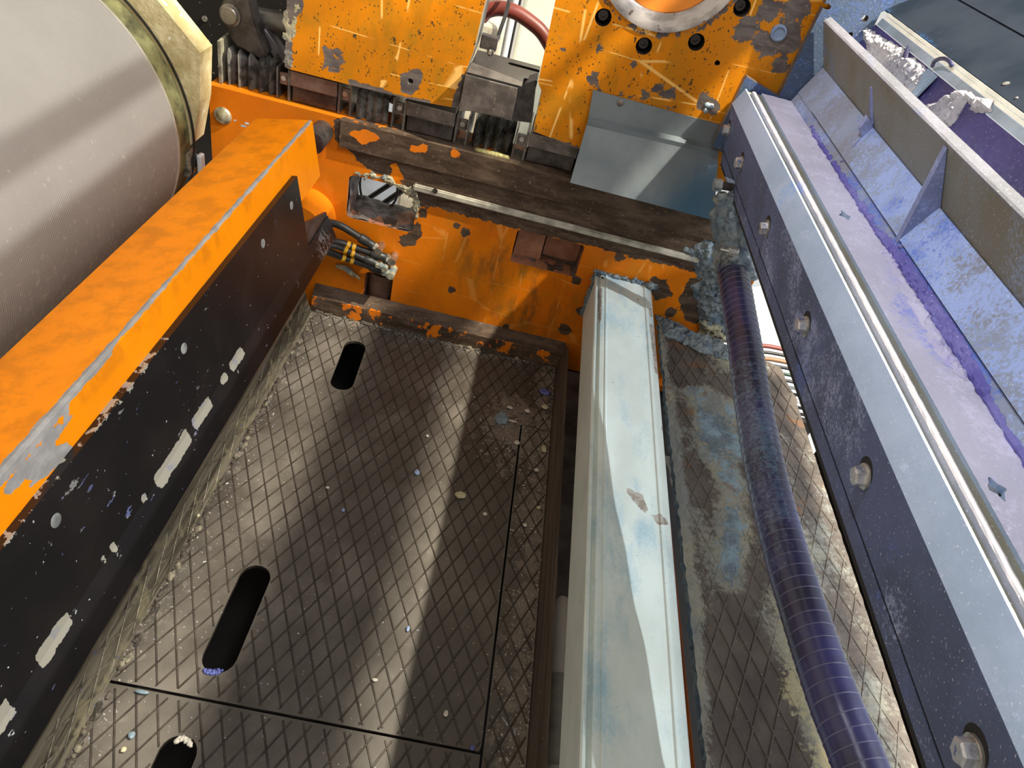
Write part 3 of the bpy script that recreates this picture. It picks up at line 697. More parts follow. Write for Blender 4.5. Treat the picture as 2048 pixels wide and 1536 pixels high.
# ================================================================== BRACKET BETWEEN THE SADDLES AND WHAT STANDS BEHIND IT
BK = thing('steel_bracket', (-.06, 1.5, .572), 'brown bare steel bracket block between the two orange saddles', 'bracket')
f = lambda px, py, y=1.44: at(px, py, 'y', y)
bm = nb()
front = [f(931, 148), f(1036, 176), f(1022, 244), f(1016, 238), f(935, 222), f(916, 224)]
slab(bm, front, (0, .09, 0)); bmesh.ops.bevel(bm, geom=[e for e in bm.edges], offset=.0015, segments=1, affect='EDGES'); link('block', bm, M_STEEL, BK)
bm = nb(); z0 = f(931, 148).z
A, B, Cc, D = f(935, 147), f(1040, 176), at(1085, 110, 'z', z0 + .03), at(962, 85, 'z', z0 + .03)
tl = Vector((-.126, 1.441, z0)); tr = Vector((.010, 1.441, z0)); y2 = 1.60; zb = z0 + .004
sheet(bm, (0, 0, zb), (1, 0, 0), (0, 1, 0), (0, 0, 1), -.126, .012, 1.441, 1.60, .004, .012,
      cuts=[sd_rrect(-.012, 1.565, .044, .0085, .0085), sd_rrect(.0, 1.465, .016, .032, .004)])
link('top_plate', bm, None, BK, mats=[M_STEEL, M_DARK]); 
bm = nb(); slab(bm, [f(1038, 172, 1.47), f(1072, 160, 1.47), f(1062, 246, 1.47), f(1022, 240, 1.47)], (0, .05, 0)); link('dark_recess', bm, M_DSTEEL, BK)
FT = thing('cable_fitting', (-.105, 1.55, .66), 'shiny plated fitting on the brown steel bracket', 'fitting')
bm = nb(); p = at(975, 85, 'y', 1.545); box(bm, p + Vector((-.014, -.008, -.012)), p + Vector((.02, .012, .014)), .002); link('body', bm, M_STEEL, FT)
bm = nb(); q = at(981, 103, 'y', 1.53); lathe(bm, q + Vector((0, 0, -.008)), (0, 0, 1), [(0, .004), (.004, .007), (.010, .007), (.013, .004)], 14); link('nut', bm, M_FIT, FT, smooth=.6)
bm = nb(); cyl(bm, at(985, 92, 'y', 1.54), at(996, 74, 'y', 1.56), .0055, n=14); link('stem', bm, M_FIT, FT)
bm = nb(); tube(bm, spline([at(994, 78, 'y', 1.56), at(1004, 50, 'y', 1.62), at(1014, 20, 'y', 1.70), at(1022, -20, 'y', 1.78)], 6), .0042, 10); tag(link('black_cable', bm, M_BLACK, smooth=True), 'thin black cable rising from the plated fitting behind the brown bracket', 'cable')
bm = nb(); tube(bm, spline([at(962, 35, 'y', 1.8), at(975, 22, 'y', 1.8), at(1000, 17, 'y', 1.8), at(1030, 24, 'y', 1.8), at(1062, 45, 'y', 1.8), at(1086, 68, 'y', 1.8), at(1110, 110, 'y', 1.8)], 8), .0165, 16); tag(link('red_hose', bm, M_RED, smooth=True), 'dark red hose arching behind the gap of the two saddles', 'hose')
CB = thing('pale_cabinet', (.05, 2.3, -.6), 'pale green cabinet seen through the gap above the brown bracket', 'cabinet')
a0, a1 = at(1040, 40, 'y', 2.25), at(1120, 40, 'y', 2.25)
bm = nb(); box(bm, (a0.x, 2.25, -.6), (a1.x + .05, 2.6, 1.3), .01); link('cabinet_body', bm, M_PALEGREEN, CB)
bm = nb(); x = a0.x; box(bm, (x - .03, 2.24, -.6), (x - .012, 2.3, 1.3), .004); link('edge_post', bm, M_PALEGREY, CB)
for i, (px0, r, m, lb) in enumerate(((1020, .010, M_PALEGREY, 'pale grey upright pipe behind the brown bracket, nearest the black cable'), (1030, .004, M_BLACK, 'thin dark upright pipe between pale pipe and pale green cabinet'))):
    bm = nb(); p = at(px0, 50, 'y', 2.0 + .06 * i); cyl(bm, (p.x, p.y, -.6), (p.x, p.y, 1.4), r, n=14); tag(link('upright_pipe', bm, m, smooth=.6), lb, 'pipe')
bm = nb(); p = at(985, 65, 'y', 2.1); box(bm, (p.x - .2, 2.1, -.6), (p.x + .03, 2.4, p.z + .02), .01); tag(link('cardboard_box', bm, plain('buff_card', (.55, .50, .38), .7)), 'buff coloured box far behind the plated fitting', 'box')
# behind the big opening
GR = thing('grille', (-.3, 1.9, -.1), 'dark slanted grille bars seen through the big square opening', 'grille')
for (a, b, r) in (((735, 398), (790, 362), .0075), ((770, 405), (803, 382), .0085), ((700, 360), (730, 340), .007)):
    bm = nb(); A_, B_ = at(*a, 'y', 1.95), at(*b, 'y', 1.95); dd = (B_ - A_) * .6; cyl(bm, A_ - dd, B_ + dd, r, n=10); link('bar', bm, M_BLACK, GR)
bm = nb(); tube(bm, spline([at(726, 340, 'y', 1.575), at(720, 365, 'y', 1.57), at(724, 393, 'y', 1.56), at(740, 412, 'y', 1.55), at(762, 420, 'y', 1.545), at(782, 412, 'y', 1.55), at(793, 395, 'y', 1.56), at(795, 370, 'y', 1.575), at(794, 350, 'y', 1.58)], 6), .0028, 8); tag(link('cable_loop', bm, M_BLACK, smooth=True), 'thin black cable hanging in a loop inside the big square opening', 'cable')

# ================================================================== LINKAGE AND DARK PANEL, TOP LEFT
bm = nb(); box(bm, (-1.1, 1.70, -.6), (-.44, 1.72, 1.15)); bp = link('dark_panel', bm, M_SPATTER); tag(bp, 'black spattered panel behind the roller housing and the lever', 'panel')
bm = nb(); p = at(410, 37, 'y', 1.698); lathe(bm, p, (0, -1, 0), [(0, .0062), (.003, .006), (.0045, .003)], 14); WM[bp.name] = Matrix.Translation(bp.location); tag(link('screw', bm, M_SCREW, bp, smooth=.6), 'pale slotted screw')
LK = thing('lever_linkage', (-.62, 1.52, .54), 'dark steel lever with a round pin and tie rod beside the left saddle', 'lever')
pin = at(461, 30, 'y', 1.50)
bm = nb(); outl = [at(*q, 'y', 1.50) for q in ((440, 12), (452, -12), (480, -18), (500, 2), (508, 40), (520, 75), (535, 110), (520, 118), (470, 90), (446, 50))]; slab(bm, outl, (0, .035, 0)); bmesh.ops.bevel(bm, geom=bm.edges[:], offset=.003, segments=2, affect='EDGES'); link('lever_plate', bm, M_DSTEEL, LK)
bm = nb(); lathe(bm, pin + Vector((0, .01, 0)), (0, -1, 0), [(0, .021), (.014, .021), (.0145, .0165), (.019, .0165), (.0205, .015)], 36); link('pin', bm, metal('turned_pin', (.16, .14, .12), (.26, .23, .19), (.3, .45), .7, 20), LK, smooth=.5)
bm = nb(); A_, B_ = at(512, 36, 'y', 1.56), at(600, 52, 'y', 1.56); cyl(bm, A_, B_, .0215, n=32); link('tie_rod', bm, metal('grey_rod', (.15, .14, .125), (.25, .235, .20), (.3, .45), .6, 15), LK, smooth=.6)
bm = nb(); A2 = at(503, 32, 'y', 1.56); cyl(bm, A2, A_, .030, .023, n=32); link('rod_eye', bm, M_DSTEEL, LK, smooth=.6)
bm = nb(); slab(bm, [at(*q, 'y', 1.53) for q in ((507, 58), (530, 58), (575, 122), (560, 134))], (0, .03, 0)); bmesh.ops.bevel(bm, geom=bm.edges[:], offset=.002, segments=1, affect='EDGES'); link('lever_arm', bm, metal('purple_grey_steel', (.15, .135, .15), (.24, .215, .235), (.35, .5), .5, 25), LK)

# ================================================================== ROLLER AND ITS HOUSING
RC = Vector((-.960, 0, .4004)); RR = .304
RO = thing('roller', (RC.x, .4, RC.z - RR), 'large drum roller in fine ribbed beige felt at the left', 'roller')
bm = nb(); N_ = 160; rings = []
for k in range(41):
    y = -.6 + 1.925 * k / 40; rings.append([bm.verts.new((RC.x + RR * math.cos(2 * PI * i / N_), y, RC.z + RR * math.sin(2 * PI * i / N_))) for i in range(N_)])
for a, b in zip(rings, rings[1:]):
    for i in range(N_): bm.faces.new((a[i], a[(i + 1) % N_], b[(i + 1) % N_], b[i]))
bm.faces.new(rings[0]); bm.faces.new(rings[-1][::-1]); bmesh.ops.recalc_face_normals(bm, faces=bm.faces)
o = link('felt_cover', bm, M_ROLLER, RO, smooth=.5); attr(o, 'dirt', lambda p: soft((p.z - .50), .5) * (1 if p.y > .7 else .4))
bm = nb(); lathe(bm, (RC.x, 1.325, RC.z), (0, 1, 0), [(0, .3035), (.0, .3055), (.006, .3055), (.0062, .302)], 140); link('end_rim', bm, M_RIM, RO, smooth=.5)
bm = nb(); lathe(bm, (RC.x, 1.332, RC.z), (0, 1, 0), [(0, .300), (.0, .3035), (.045, .306), (.0451, .29)], 120); link('end_ring', bm, M_SEAL, RO, smooth=.5)
HO = thing('roller_housing', (-.8, 1.4, .1), 'rough cream painted housing with cut corners behind the roller end', 'housing')
hp = [(-1.25, .88), (-.80, .76), xz(327, 16, 1.375), xz(400, 106, 1.375), xz(399, 205, 1.375), xz(385, 288, 1.375), (-.72, .33), (-.9, .1), (-1.25, .1)]
bm = nb(); sheet(bm, (0, 1.375, 0), (1, 0, 0), (0, 0, 1), (0, -1, 0), -1.25, -.6, .1, .90, .010, .0, keep=sd_poly(hp), cuts=[sd_circ(RC.x, RC.z, .313)])
fr_ = bm.faces[:]; link('front_face', bm, M_HOUSING, HO)
bm = nb(); P_ = [Vector((x, 1.3755, z)) for x, z in hp]; slab(bm, P_, (0, .055, 0)); link('casting', bm, M_HOUSING, HO)
bm = nb(); lathe(bm, (RC.x, 1.372, RC.z), (0, 1, 0), [(0, .3135), (0, .3175), (.0035, .3175), (.0035, .3135)], 120, caps=False); link('seal_groove', bm, M_BLACK, HO)
CLP = thing('clamp_fitting', (-.66, 1.4, .30), 'greasy black and steel clamp below the cream housing corner', 'fitting')
bm = nb(); p = at(370, 328, 'y', 1.36); box(bm, p + Vector((-.02, 0, -.03)), p + Vector((.008, .04, .025)), .004); link('body', bm, metal('greasy_mottle', (.05, .045, .04), (.35, .32, .22), (.3, .5), .2, 40), CLP)
bm = nb(); p = at(392, 318, 'y', 1.40); lathe(bm, p, (.3, -1, .2), [(0, .015), (.01, .015), (.014, .009)], 18); link('knob', bm, M_BLACK, CLP, smooth=.6)
bm = nb(); p = at(397, 330, 'y', 1.38); box(bm, p + Vector((-.004, 0, -.02)), p + Vector((.006, .02, .02)), .003); link('tag_plate', bm, M_PALEGREY, CLP)

# ================================================================== SQUARE BEAM WITH BLACK PLATE
BE = thing('square_beam', (-.44, .45, .375), 'long orange square beam slanting down the left side with a black plate', 'beam')
TB, TF, BF = Vector((-.510, 0, .490)), Vector((-.397, 0, .515)), Vector((-.376, 0, .400)); BB = TB + BF - TF
cor = [TB, TF, BF, BB]; prof = []
for i in range(4):
    a, b = cor[i], cor[(i + 1) % 4]; L_ = (b - a).length; e = .0035 / L_
    for k in range(13):
        t = e + (1 - 2 * e) * k / 12; q = a.lerp(b, t); prof.append((q.x, q.z))
bm = nb(); prism(bm, prof, -.45, 1.35, 170); o = link('beam_tube', bm, M_BEAM, BE)
FN = Vector((.983, 0, .18)); FT_ = Vector((.18, 0, -.983))
wearp = [[hit(px, py, TF, FN) for px, py in poly] for poly in ([(0, 985), (60, 905), (120, 840), (138, 815), (150, 830), (120, 870), (95, 905), (60, 945), (30, 990)], [(40, 940), (60, 905), (135, 880), (150, 900), (110, 940), (60, 985)], [(180, 745), (222, 690), (228, 700), (205, 728)])]
wsb = [sd_poly([((q - TF).dot(FT_), q.y) for q in poly]) for poly in wearp]
wl = [hit(px, py, TF, FN) for px, py in ((613, 275), (612, 310), (616, 350), (617, 380))]
def f_bw(p):
    s = (p - TF).dot(FT_); n = (p - TF).dot(FN); v = 0
    if n > -.006:
        v = max(soft(f_(s, p.y), .02) for f_ in wsb) * .9
        v = max(v, .52 * soft(abs(s - .045) - .002 + abs(p.y - 1.30) * .25 - .004, .02))
        v = max(v, .8 * soft(s - .0035 - (.003 if p.y < .6 else 0), .006))
    else: v = .8 * soft(-n - .0042, .004) if (p.z > .5) else 0
    if n < -.006 and p.z > .48 and p.y < .62: v = max(v, .85 * soft(-n - (.004 + .014 * max(0, .62 - p.y) * 2), .012))
    return v
attr(o, 'wear', f_bw); attr(o, 'grime', lambda p: .42 if p.z > .485 else .0)
bm = nb(); p = at(640, 286, 'y', 1.40); cyl(bm, p + Vector((-.012, -.01, 0)), p + Vector((-.012, .06, 0)), .023, n=24); link('pivot_pin', bm, M_DSTEEL, BE, smooth=.6)
bm = nb(); p = at(497, 243, 'y', 1.25)
for px, py, a in ((487, 252, .006), (494, 247, .005), (470, 241, .003)): q = hit(px, py, TB, Vector((-.216, 0, .976))); lump(bm, q, a, a * .8, .0016, px, .4, 2)
tag(link('paint_chip', bm, M_CHIP_W, BE, smooth=True), 'pale specks stuck on top')
# black plate: flat upper part, then bent lip
P0 = TF + FT_ * .0508; O0 = P0 + FN * .010; d1 = .1435; F0_ = O0 + FT_ * d1; T2 = Vector((.423, 0, -.906)); N2 = Vector((.906, 0, .423))
bm = nb(); sheet(bm, O0, (0, 1, 0), FT_, FN, -.45, 1.205, 0, d1, .0075, .010); bpl = link('cover_plate', bm, None, BE, mats=[M_BLACKPLATE, M_BLACKPLATE]); tag(bpl, 'black plate bolted to the beam')
bm = nb(); sheet(bm, F0_, (0, 1, 0), T2, N2, -.45, 1.335, 0, .050, .0060, .006); lip = link('bent_lip', bm, None, BE, mats=[M_BLACKPLATE, M_BLACKPLATE])
bm = nb(); slab(bm, [O0 + FT_ * .095 - FN * .002 + Vector((0, 1.2, 0)), O0 + FT_ * .16 - FN * .002 + Vector((0, 1.2, 0)), O0 + FT_ * .16 - FN * .002 + Vector((0, 1.335, 0)), O0 + FT_ * .135 - FN * .002 + Vector((0, 1.335, 0))], -FN * .006); link('end_tongue', bm, M_DSTEEL, BE)
iv = []
for (a, b, lo, hi) in (((492, 699), (472, 738), .008, .011), ((464, 750), (448, 766), .007, .008), ((428, 800), (392, 852), .009, .012), ((384, 866), (312, 966), .010, .014), ((300, 994), (286, 1007), .010, .003), ((234, 1090), (223, 1103), .010, .005), ((213, 1121), (207, 1129), .009, .001), ((140, 1235), (80, 1330), .012, .008), ((22, 1412), (-60, 1480), .016, .008)):
    iv.append((at(*b, 'z', F0_.z).y, at(*a, 'z', F0_.z).y, lo, hi))
def f_pw(p):
    q = p - F0_; s1, s2 = q.dot(FT_), q.dot(T2); d = s1 if s1 < 0 else s2; v = 0
    for (y0, y1, lo, hi) in iv:
        g = max(-(d + lo), d - hi, (y0 - p.y), (p.y - y1)); v = max(v, soft(g, .012))
    if d < 0 and -d > d1 - .022 and p.y < .70: v = max(v, .46 * soft(abs(-d - d1) - .012, .02))
    return v
for ob in (bpl, lip):
    attr(ob, 'wear', f_pw); attr(ob, 'wear2', lambda p: min(1, max(0, 1 - (p.y - .15) / 1.2)) * (.5 + .5 * soft((p - F0_).dot(FT_) * -1 - .04, .1)))
    attr(ob, 'graze', lambda p: soft(math.hypot((p.y - 1.27) / 1.2, (p - F0_).dot(T2) - .045) - .02, .05) if p.y > 1.12 else 0)
for px, py in ((583, 411), (526, 487), (368, 697), (112, 1041)):
    q = hit(px, py, O0, FN); bm = nb(); lathe(bm, q - FN * .001, FN, [(0, .0078), (.0012, .0078), (.002, .006), (.0015, .0025)], 22); link('screw', bm, metal('dull_screw_head', (.22, .22, .20), (.42, .41, .37), (.4, .6), .4, 90), bpl, smooth=.6)

# ================================================================== FLOOR PLATES OF DIAMOND TREAD
slots = [sd_rrect(-.2640, 1.260, .0255, .090, .0255, .04), sd_rrect(-.2645, .600, .0255, .097, .0255), sd_rrect(-.2650, .318, .0255, .092, .0255)]
LO, LA1, LA2 = (-.0918, .6589), (.0150, .0310), (.0152, -.0305)
def dirt_fn(p):
    v = soft(math.hypot((p.x - .13) / 1.0, (p.y - 1.17) / 1.6) - .07, .14)
    v = max(v, .8 * soft(1.40 - p.y, .10), .75 * soft(.165 - p.x, .06), .5 * soft(p.x + .36, .06))
    return v
def tread(name, rects, zs, label, cat, grp=None):
    def keep(u, v):
        return min(max(abs(u - (a + b) / 2) - (b - a) / 2, abs(v - (c + d) / 2) - (d - c) / 2) for a, b, c, d in rects)
    u0, u1 = min(r[0] for r in rects), max(r[1] for r in rects); v0, v1 = min(r[2] for r in rects), max(r[3] for r in rects)
    bm = nb(); sheet(bm, (0, 0, zs), (1, 0, 0), (0, 1, 0), (0, 0, 1), u0, u1, v0, v1, .0092, .007, cuts=[s for s in slots], keep=keep)
    n0 = len(bm.faces)
    def kp(u, v): return keep(u, v) < -.003 and all(s(u, v) > .002 for s in slots) and not (math.hypot((u - .13) / 1, (v - 1.2) / 1.6) < .05) and not (v > 1.42)
    ribs(bm, (0, 0, zs), (1, 0, 0), (0, 1, 0), (0, 0, 1), LO, LA1, LA2, (u0, u1, v0, v1), kp, .0015, .0019)
    for f_ in bm.faces[n0:]: f_.material_index = 2
    o = link(name, bm, None, None, mats=[M_TREAD, M_DSTEEL, M_RIB]); attr(o, 'dirt', dirt_fn); tag(o, label, cat, grp); return o
tread('tread_plate', [(-.400, .1535, .4645, 1.428), (.10, .2245, 1.19, 1.428)], 0.0, 'dark diamond tread floor plate with two long slots, up to the orange frame', 'floor plate', 'diamond tread floor plates')
tread('tread_plate', [(-.400, .1535, -.35, .4605)], -.0008, 'nearest diamond tread floor plate with one slot, before the cross seam', 'floor plate', 'diamond tread floor plates')
tread('tread_plate', [(.1575, .2245, -.35, 1.1895)], -.0012, 'narrow diamond tread strip right of the long seam, along the brown board', 'floor plate', 'diamond tread floor plates')
# torn rims of the slots
# turned-up margin at the left
def streaky():
    k = NT('tread_edge_highlights'); n = k.noise(60, 5, .65, co=k.coord((1.5, .06, 1.5))); n2 = k.noise(26, 4)
    c = k.mix(k.step(n, .38, .62), (.055, .048, .036), (.24, .215, .16)); c = k.mix(k.math('MULTIPLY', k.step(n2, .56, .66), .6), c, (.30, .27, .17)); c = k.mix(k.step(k.noise(70, 3), .70, .73), c, (.12, .14, .28))  # pale lengthwise streaks paint highlights into the colour
    k.bump(n, .002, .6); return k.out(c, .38, .25)
bm = nb(); nrow = 9
def lipx(t): return (-.398 - .020 * t - .002 * math.sin(3 * t), .058 * t)
prev = None
for k in range(181):
    y = -.35 + 1.77 * k / 180; ring = []
    for j in range(nrow):
        t = j / (nrow - 1); x, z = lipx(t); jn = mnoise.noise(Vector((y * 18, t * 3, 2))) * .0022
        ring.append(bm.verts.new((x + jn, y, z + (jn if j == nrow - 1 else 0) - .001)))
    if prev:
        for j in range(nrow - 1): bm.faces.new((prev[j], ring[j], ring[j + 1], prev[j + 1]))
    prev = ring
solid(bm, .006)
def lipkeep(u, v): return True
dU = Vector((-.020, 0, .058)).normalized(); dN = Vector((.058, 0, .020)).normalized()
ribs(bm, Vector((-.398, 0, 0)), dU, (0, 1, 0), dN, (0, .03), (.0150, .0310), (.0152, -.0305), (.004, .052, -.34, 1.41), lipkeep, .0003, .0014)
o = link('tread_upstand', bm, streaky()); tag(o, 'turned-up tread strip along the left edge of the floor plates', 'floor edging')
# lumps of grime in the left crease and along the ledge
bm = nb()
for i in range(150):
    y = -.1 + 1.5 * random.random(); s = .0025 + .004 * random.random(); lump(bm, (-.394 + .006 * random.random(), y, .001), s, s * 1.8, s * .7, i, .5, 1)
for i in range(90):
    x = -.39 + .58 * random.random(); s = .002 + .0035 * random.random(); lump(bm, (x, 1.421 + .008 * random.random(), .002), s * 1.3, s, s * .8, i, .5, 1)
tag(link('grime_crumbs', bm, crust_material('grime', ((.03, .026, .022), (.10, .085, .065), (.28, .25, .18)), 80)), 'dark grime crumbs caught in the corners of the tread floor', 'grime', kind='stuff')
# brown board standing at the right edge of the floor
bm = nb(); prev = None
for k in range(160):
    y = -.35 + 1.785 * k / 159; n1 = mnoise.noise(Vector((y * 25, 1, 4))) * .0014; n2 = mnoise.noise(Vector((y * 40, 6, 4))) * .0012
    ring = [bm.verts.new(q) for q in ((.2255, y, -.02), (.2260 + n1 * .4, y, .02), (.2315, y, .045 + n1 * .3), (.2365 + n2, y, .0700 + n1), (.2405 + n2, y, .0700 + n1), (.2385, y, .0), (.238, y, -.02))]
    if prev:
        for j in range(6): bm.faces.new((prev[j], ring[j], ring[j + 1], prev[j + 1]))
    prev = ring
bmesh.ops.recalc_face_normals(bm, faces=bm.faces)
tag(link('edge_board', bm, M_BOARD), 'dark brown grooved board standing along the right edge of the floor', 'board')
# pale pipe down in the gap
GP = thing('pale_pipe', (.268, .25, .0), 'pale grey pipe down in the gap between brown board and white rail cover', 'pipe')
bm = nb(); lathe(bm, (.263, -.3, .028), (0, 1, 0), [(0, .0155), (1.02, .0155), (1.036, .012), (1.042, .005)], 24); link('tube', bm, M_PALEGREY, GP, smooth=.6)
bm = nb(); lathe(bm, (.263, .45, .028), (0, 1, 0), [(0, .0185), (.14, .0185)], 24); link('sleeve', bm, plain('grey_sleeve', (.30, .30, .28), .6), GP, smooth=.6)
bm = nb(); box(bm, (.243, .75, -.2), (.33, 1.43, .0), .003); tag(link('grey_beam', bm, plain('grey_blotched', (.09, .09, .085), .6, 0, .5, 20)), 'dark grey blotched beam deep in the gap beside the rail cover', 'beam')
bm = nb(); box(bm, (.385, -.3, -.1), (.44, 1.38, .13), .004); tag(link('lower_beam', bm, M_ORUNDER), 'dark orange beam low in the slit right of the white rail cover', 'beam')

# ================================================================== WHITE RAIL COVER
RV = thing('rail_cover', (.32, .6, .165), 'white ribbed rail cover stained pale blue, running from the orange frame to the front', 'rail cover')
def shear(i, x, y, z): return (x + .0147 * (y - 1.46), y, z)
base = [(.2500, .165), (.2500, .205), (.2500, .240), (.2500, .264), (.2472, .2655), (.2472, .2735), (.2495, .2755), (.2535, .2750), (.2550, .2715), (.2580, .2715), (.2600, .2795), (.2650, .2800), (.2690, .2800), (.2705, .2818), (.2735, .2818), (.2750, .2800)]
base += [(.275 + (.361 - .275) * k / 12, .2800) for k in range(1, 13)]
base += [(.3635, .2818), (.3670, .2818), (.3685, .2795), (.3760, .2790), (.3810, .2775), (.3830, .2740), (.3830, .165)]
bm = nb(); prism(bm, base, -.35, 1.452, 200, jit=shear); o = link('cover', bm, M_RAIL, RV)
wr = [sd_poly([xy(*q, .28) for q in poly]) for poly in ([(1248, 978), (1258, 975), (1270, 985), (1285, 988), (1290, 1005), (1300, 1030), (1285, 1025), (1270, 1005)], [(1302, 1032), (1318, 1028), (1335, 1040), (1338, 1052), (1315, 1050)], [(1296, 615), (1304, 615), (1306, 635), (1298, 632)], [(1298, 645), (1308, 650), (1315, 700), (1318, 750), (1310, 748), (1304, 690)], [(1320, 850), (1334, 855), (1332, 870)], [(1270, 595), (1278, 598), (1276, 606)])]
wl2 = [sd_poly([xy(*q, .272) for q in poly]) for poly in ([(1194, 580), (1203, 578), (1203, 650), (1196, 650)],)]
bl_ = [(xy(*q, .28), r) for q, r in (((1255, 650), .035), ((1215, 630), .02), ((1280, 655), .03), ((1240, 760), .015), ((1225, 1090), .03), ((1240, 1250), .012), ((1300, 1090), .02), ((1205, 1376), .006), ((1210, 1450), .007), ((1253, 1458), .008), ((1250, 570), .02))]
attr(o, 'wear', lambda p: max([soft(s(p.x, p.y), .012) for s in wr] + [.75 * soft(s(p.x, p.y), .01) for s in wl2]) if p.z > .26 else 0)
attr(o, 'blue', lambda p: max(.20 * soft(math.hypot(p.x - c[0], (p.y - c[1]) * .8) - r, .10) for c, r in bl_) if p.z > .268 else -.15)
bm = nb()
for i in range(34):
    t = i / 33; q = Vector((.244 + .142 * t, 1.452, .282)) + Vector((0, random.uniform(-.004, .002), random.uniform(-.004, .004))); lump(bm, q, .007, .004, .0045 + .003 * random.random(), i, .5, 1)
for i in range(30):
    q = Vector((.247, 1.449, .28 - .12 * i / 29)); lump(bm, q, .004 + .004 * random.random(), .004, .005, i + 50, .5, 1)
for i in range(14): lump(bm, Vector((.372 + .016 * random.random(), 1.44 + .014 * random.random(), .284 + .006 * random.random())), .010, .007, .006, i + 90, .5, 1)
tag(link('joint_crust', bm, M_CRUST, RV, smooth=True), 'blue grey crust round its end')
bm = nb()
for i in range(120):
    y = .1 + 1.3 * random.random(); s = .002 + .003 * random.random(); lump(bm, Vector((.386 + .0147 * (y - 1.46), y, .255 - .05 * random.random())), s, s * 2.2, s * 1.4, i, .5, 1)
tag(link('side_crust', bm, M_CRUST, RV, smooth=True), 'crust along its right side', kind='stuff')
bm = nb(); q = Vector((.2625, 1.435, .2805)); cyl(bm, q, q + Vector((0, 0, .002)), .0032, n=14); link('rivet', bm, M_DSTEEL, RV)

# ================================================================== PAINT CAKED TREAD PLATE, RIGHT
ZR = .20
op = [xy(*q, ZR) for q in ((1316, 640), (1345, 648), (1380, 664), (1435, 690), (1460, 700), (1500, 716), (1540, 726), (1560, 735), (1572, 765), (1595, 800))]
out_ = [(.421, -.3), (.420, .3), (.4225, .7), (.421, 1.0), (.424, 1.30)] + op + [(.7345, 1.24), (.7365, .7), (.738, -.3)]
ko = sd_poly(out_)
def jag(u, v): return ko(u, v) + .004 * mnoise.noise(Vector((u * 60, v * 60, 1))) * (1 if u < .5 or v > 1.3 else .3)
P2 = lambda polys: [sd_poly([xy(*q, ZR) for q in poly]) for poly in polys]
s_blue = P2(([(1365, 765), (1425, 772), (1470, 800), (1500, 880), (1490, 960), (1500, 1060), (1490, 1190), (1440, 1190), (1430, 1080), (1415, 950), (1385, 870)], [(1320, 650), (1370, 655), (1440, 690), (1420, 705), (1345, 672)], [(1425, 1120), (1480, 1110), (1478, 1180), (1435, 1185)], [(1490, 1380), (1520, 1385), (1535, 1450), (1505, 1440)]))
s_yel = P2(([(1400, 690), (1470, 705), (1540, 735), (1500, 760), (1430, 735)], [(1520, 1160), (1620, 1180), (1690, 1280), (1700, 1400), (1760, 1536), (1640, 1600), (1560, 1400), (1530, 1280)], [(1395, 1020), (1420, 1080), (1425, 1200), (1400, 1150)], [(1560, 1010), (1620, 1060), (1640, 1130), (1590, 1130)]))  # the long near patch paints in warm lamp light; the rest is yellow paint
s_clean = P2(([(1330, 690), (1390, 680), (1400, 720), (1390, 780), (1345, 760)], [(1470, 860), (1515, 850), (1520, 960), (1490, 950)], [(1400, 1260), (1500, 1240), (1560, 1380), (1600, 1536), (1420, 1536), (1410, 1400)], [(1550, 740), (1590, 800), (1600, 850), (1540, 800)]))
def g_blue(u, v): return max(soft(s(u, v), .05) for s in s_blue)
def g_yel(u, v): return max(soft(s(u, v), .06) for s in s_yel)
def g_gunk(u, v): return max(.35, g_blue(u, v), .8 * g_yel(u, v), .9 * soft(u - .447, .03)) - .6 * max(soft(s(u, v), .04) for s in s_clean)
def hg(u, v):
    g = max(0, g_gunk(u, v)); n = mnoise.noise(Vector((u * 38, v * 38, 3))) * .5 + .5; n2 = mnoise.noise(Vector((u * 110, v * 110, 8))) * .5 + .5
    return g * (.0045 * n + .0024 * n2) + .0006 * n2
bm = nb(); sheet(bm, (0, 0, ZR), (1, 0, 0), (0, 1, 0), (0, 0, 1), .415, .742, -.3, 1.43, .0058, .014, keep=jag, h=hg)
n0 = len(bm.faces)
ribs(bm, (0, 0, ZR), (1, 0, 0), (0, 1, 0), (0, 0, 1), (.5043, 1.2373), (.0154, .0377), (.0146, -.0382), (.415, .742, -.3, 1.43), lambda u, v: jag(u, v) < -.006, .0022, .0030, .005, zfn=lambda u, v: .35 * hg(u, v))
o = link('caked_tread_plate', bm, None, None, mats=[M_GUNK, M_CRUST])
attr(o, 'gunk', lambda p: max(0, g_gunk(p.x, p.y)) * .62 + .16); attr(o, 'blue', lambda p: .58 * g_blue(p.x, p.y)); attr(o, 'yellow', lambda p: .62 * g_yel(p.x, p.y))
tag(o, 'raised tread plate caked with blue, grey and yellow paint, under the navy hose', 'floor plate')

# ================================================================== CRUSTS ON THE FRAME AT THE RIGHT
CR = thing('paint_crust', (.55, 1.45, .16), 'lumpy blue and yellow paint crust on the right end of the orange frame', 'paint crust')
fq = ((0, YW, 0), (1, 0, 0), (0, 0, 1), (0, -1, 0))
wc = lambda *px: [xz(*q) for q in px]
bm = nb(); crust(bm, *fq, wc((1378, 580), (1410, 548), (1470, 555), (1470, 680), (1430, 690), (1400, 640)), .016, 34, .0045, .012, .02, 1); link('blue_layer', bm, M_CRUST, CR)
bm = nb(); crust(bm, (0, YW - .004, 0), (1, 0, 0), (0, 0, 1), (0, -1, 0), wc((1392, 640), (1440, 630), (1462, 660), (1440, 700), (1400, 690)), .018, 38, .0045, .012, .018, 2); link('yellow_layer', bm, M_CRUSTY, CR)
bm = nb(); crust(bm, *fq, wc((1372, 500), (1400, 488), (1425, 470), (1450, 520), (1440, 570), (1395, 555)), .020, 36, .0045, .012, .018, 3); link('grey_layer', bm, M_CRUST, CR)
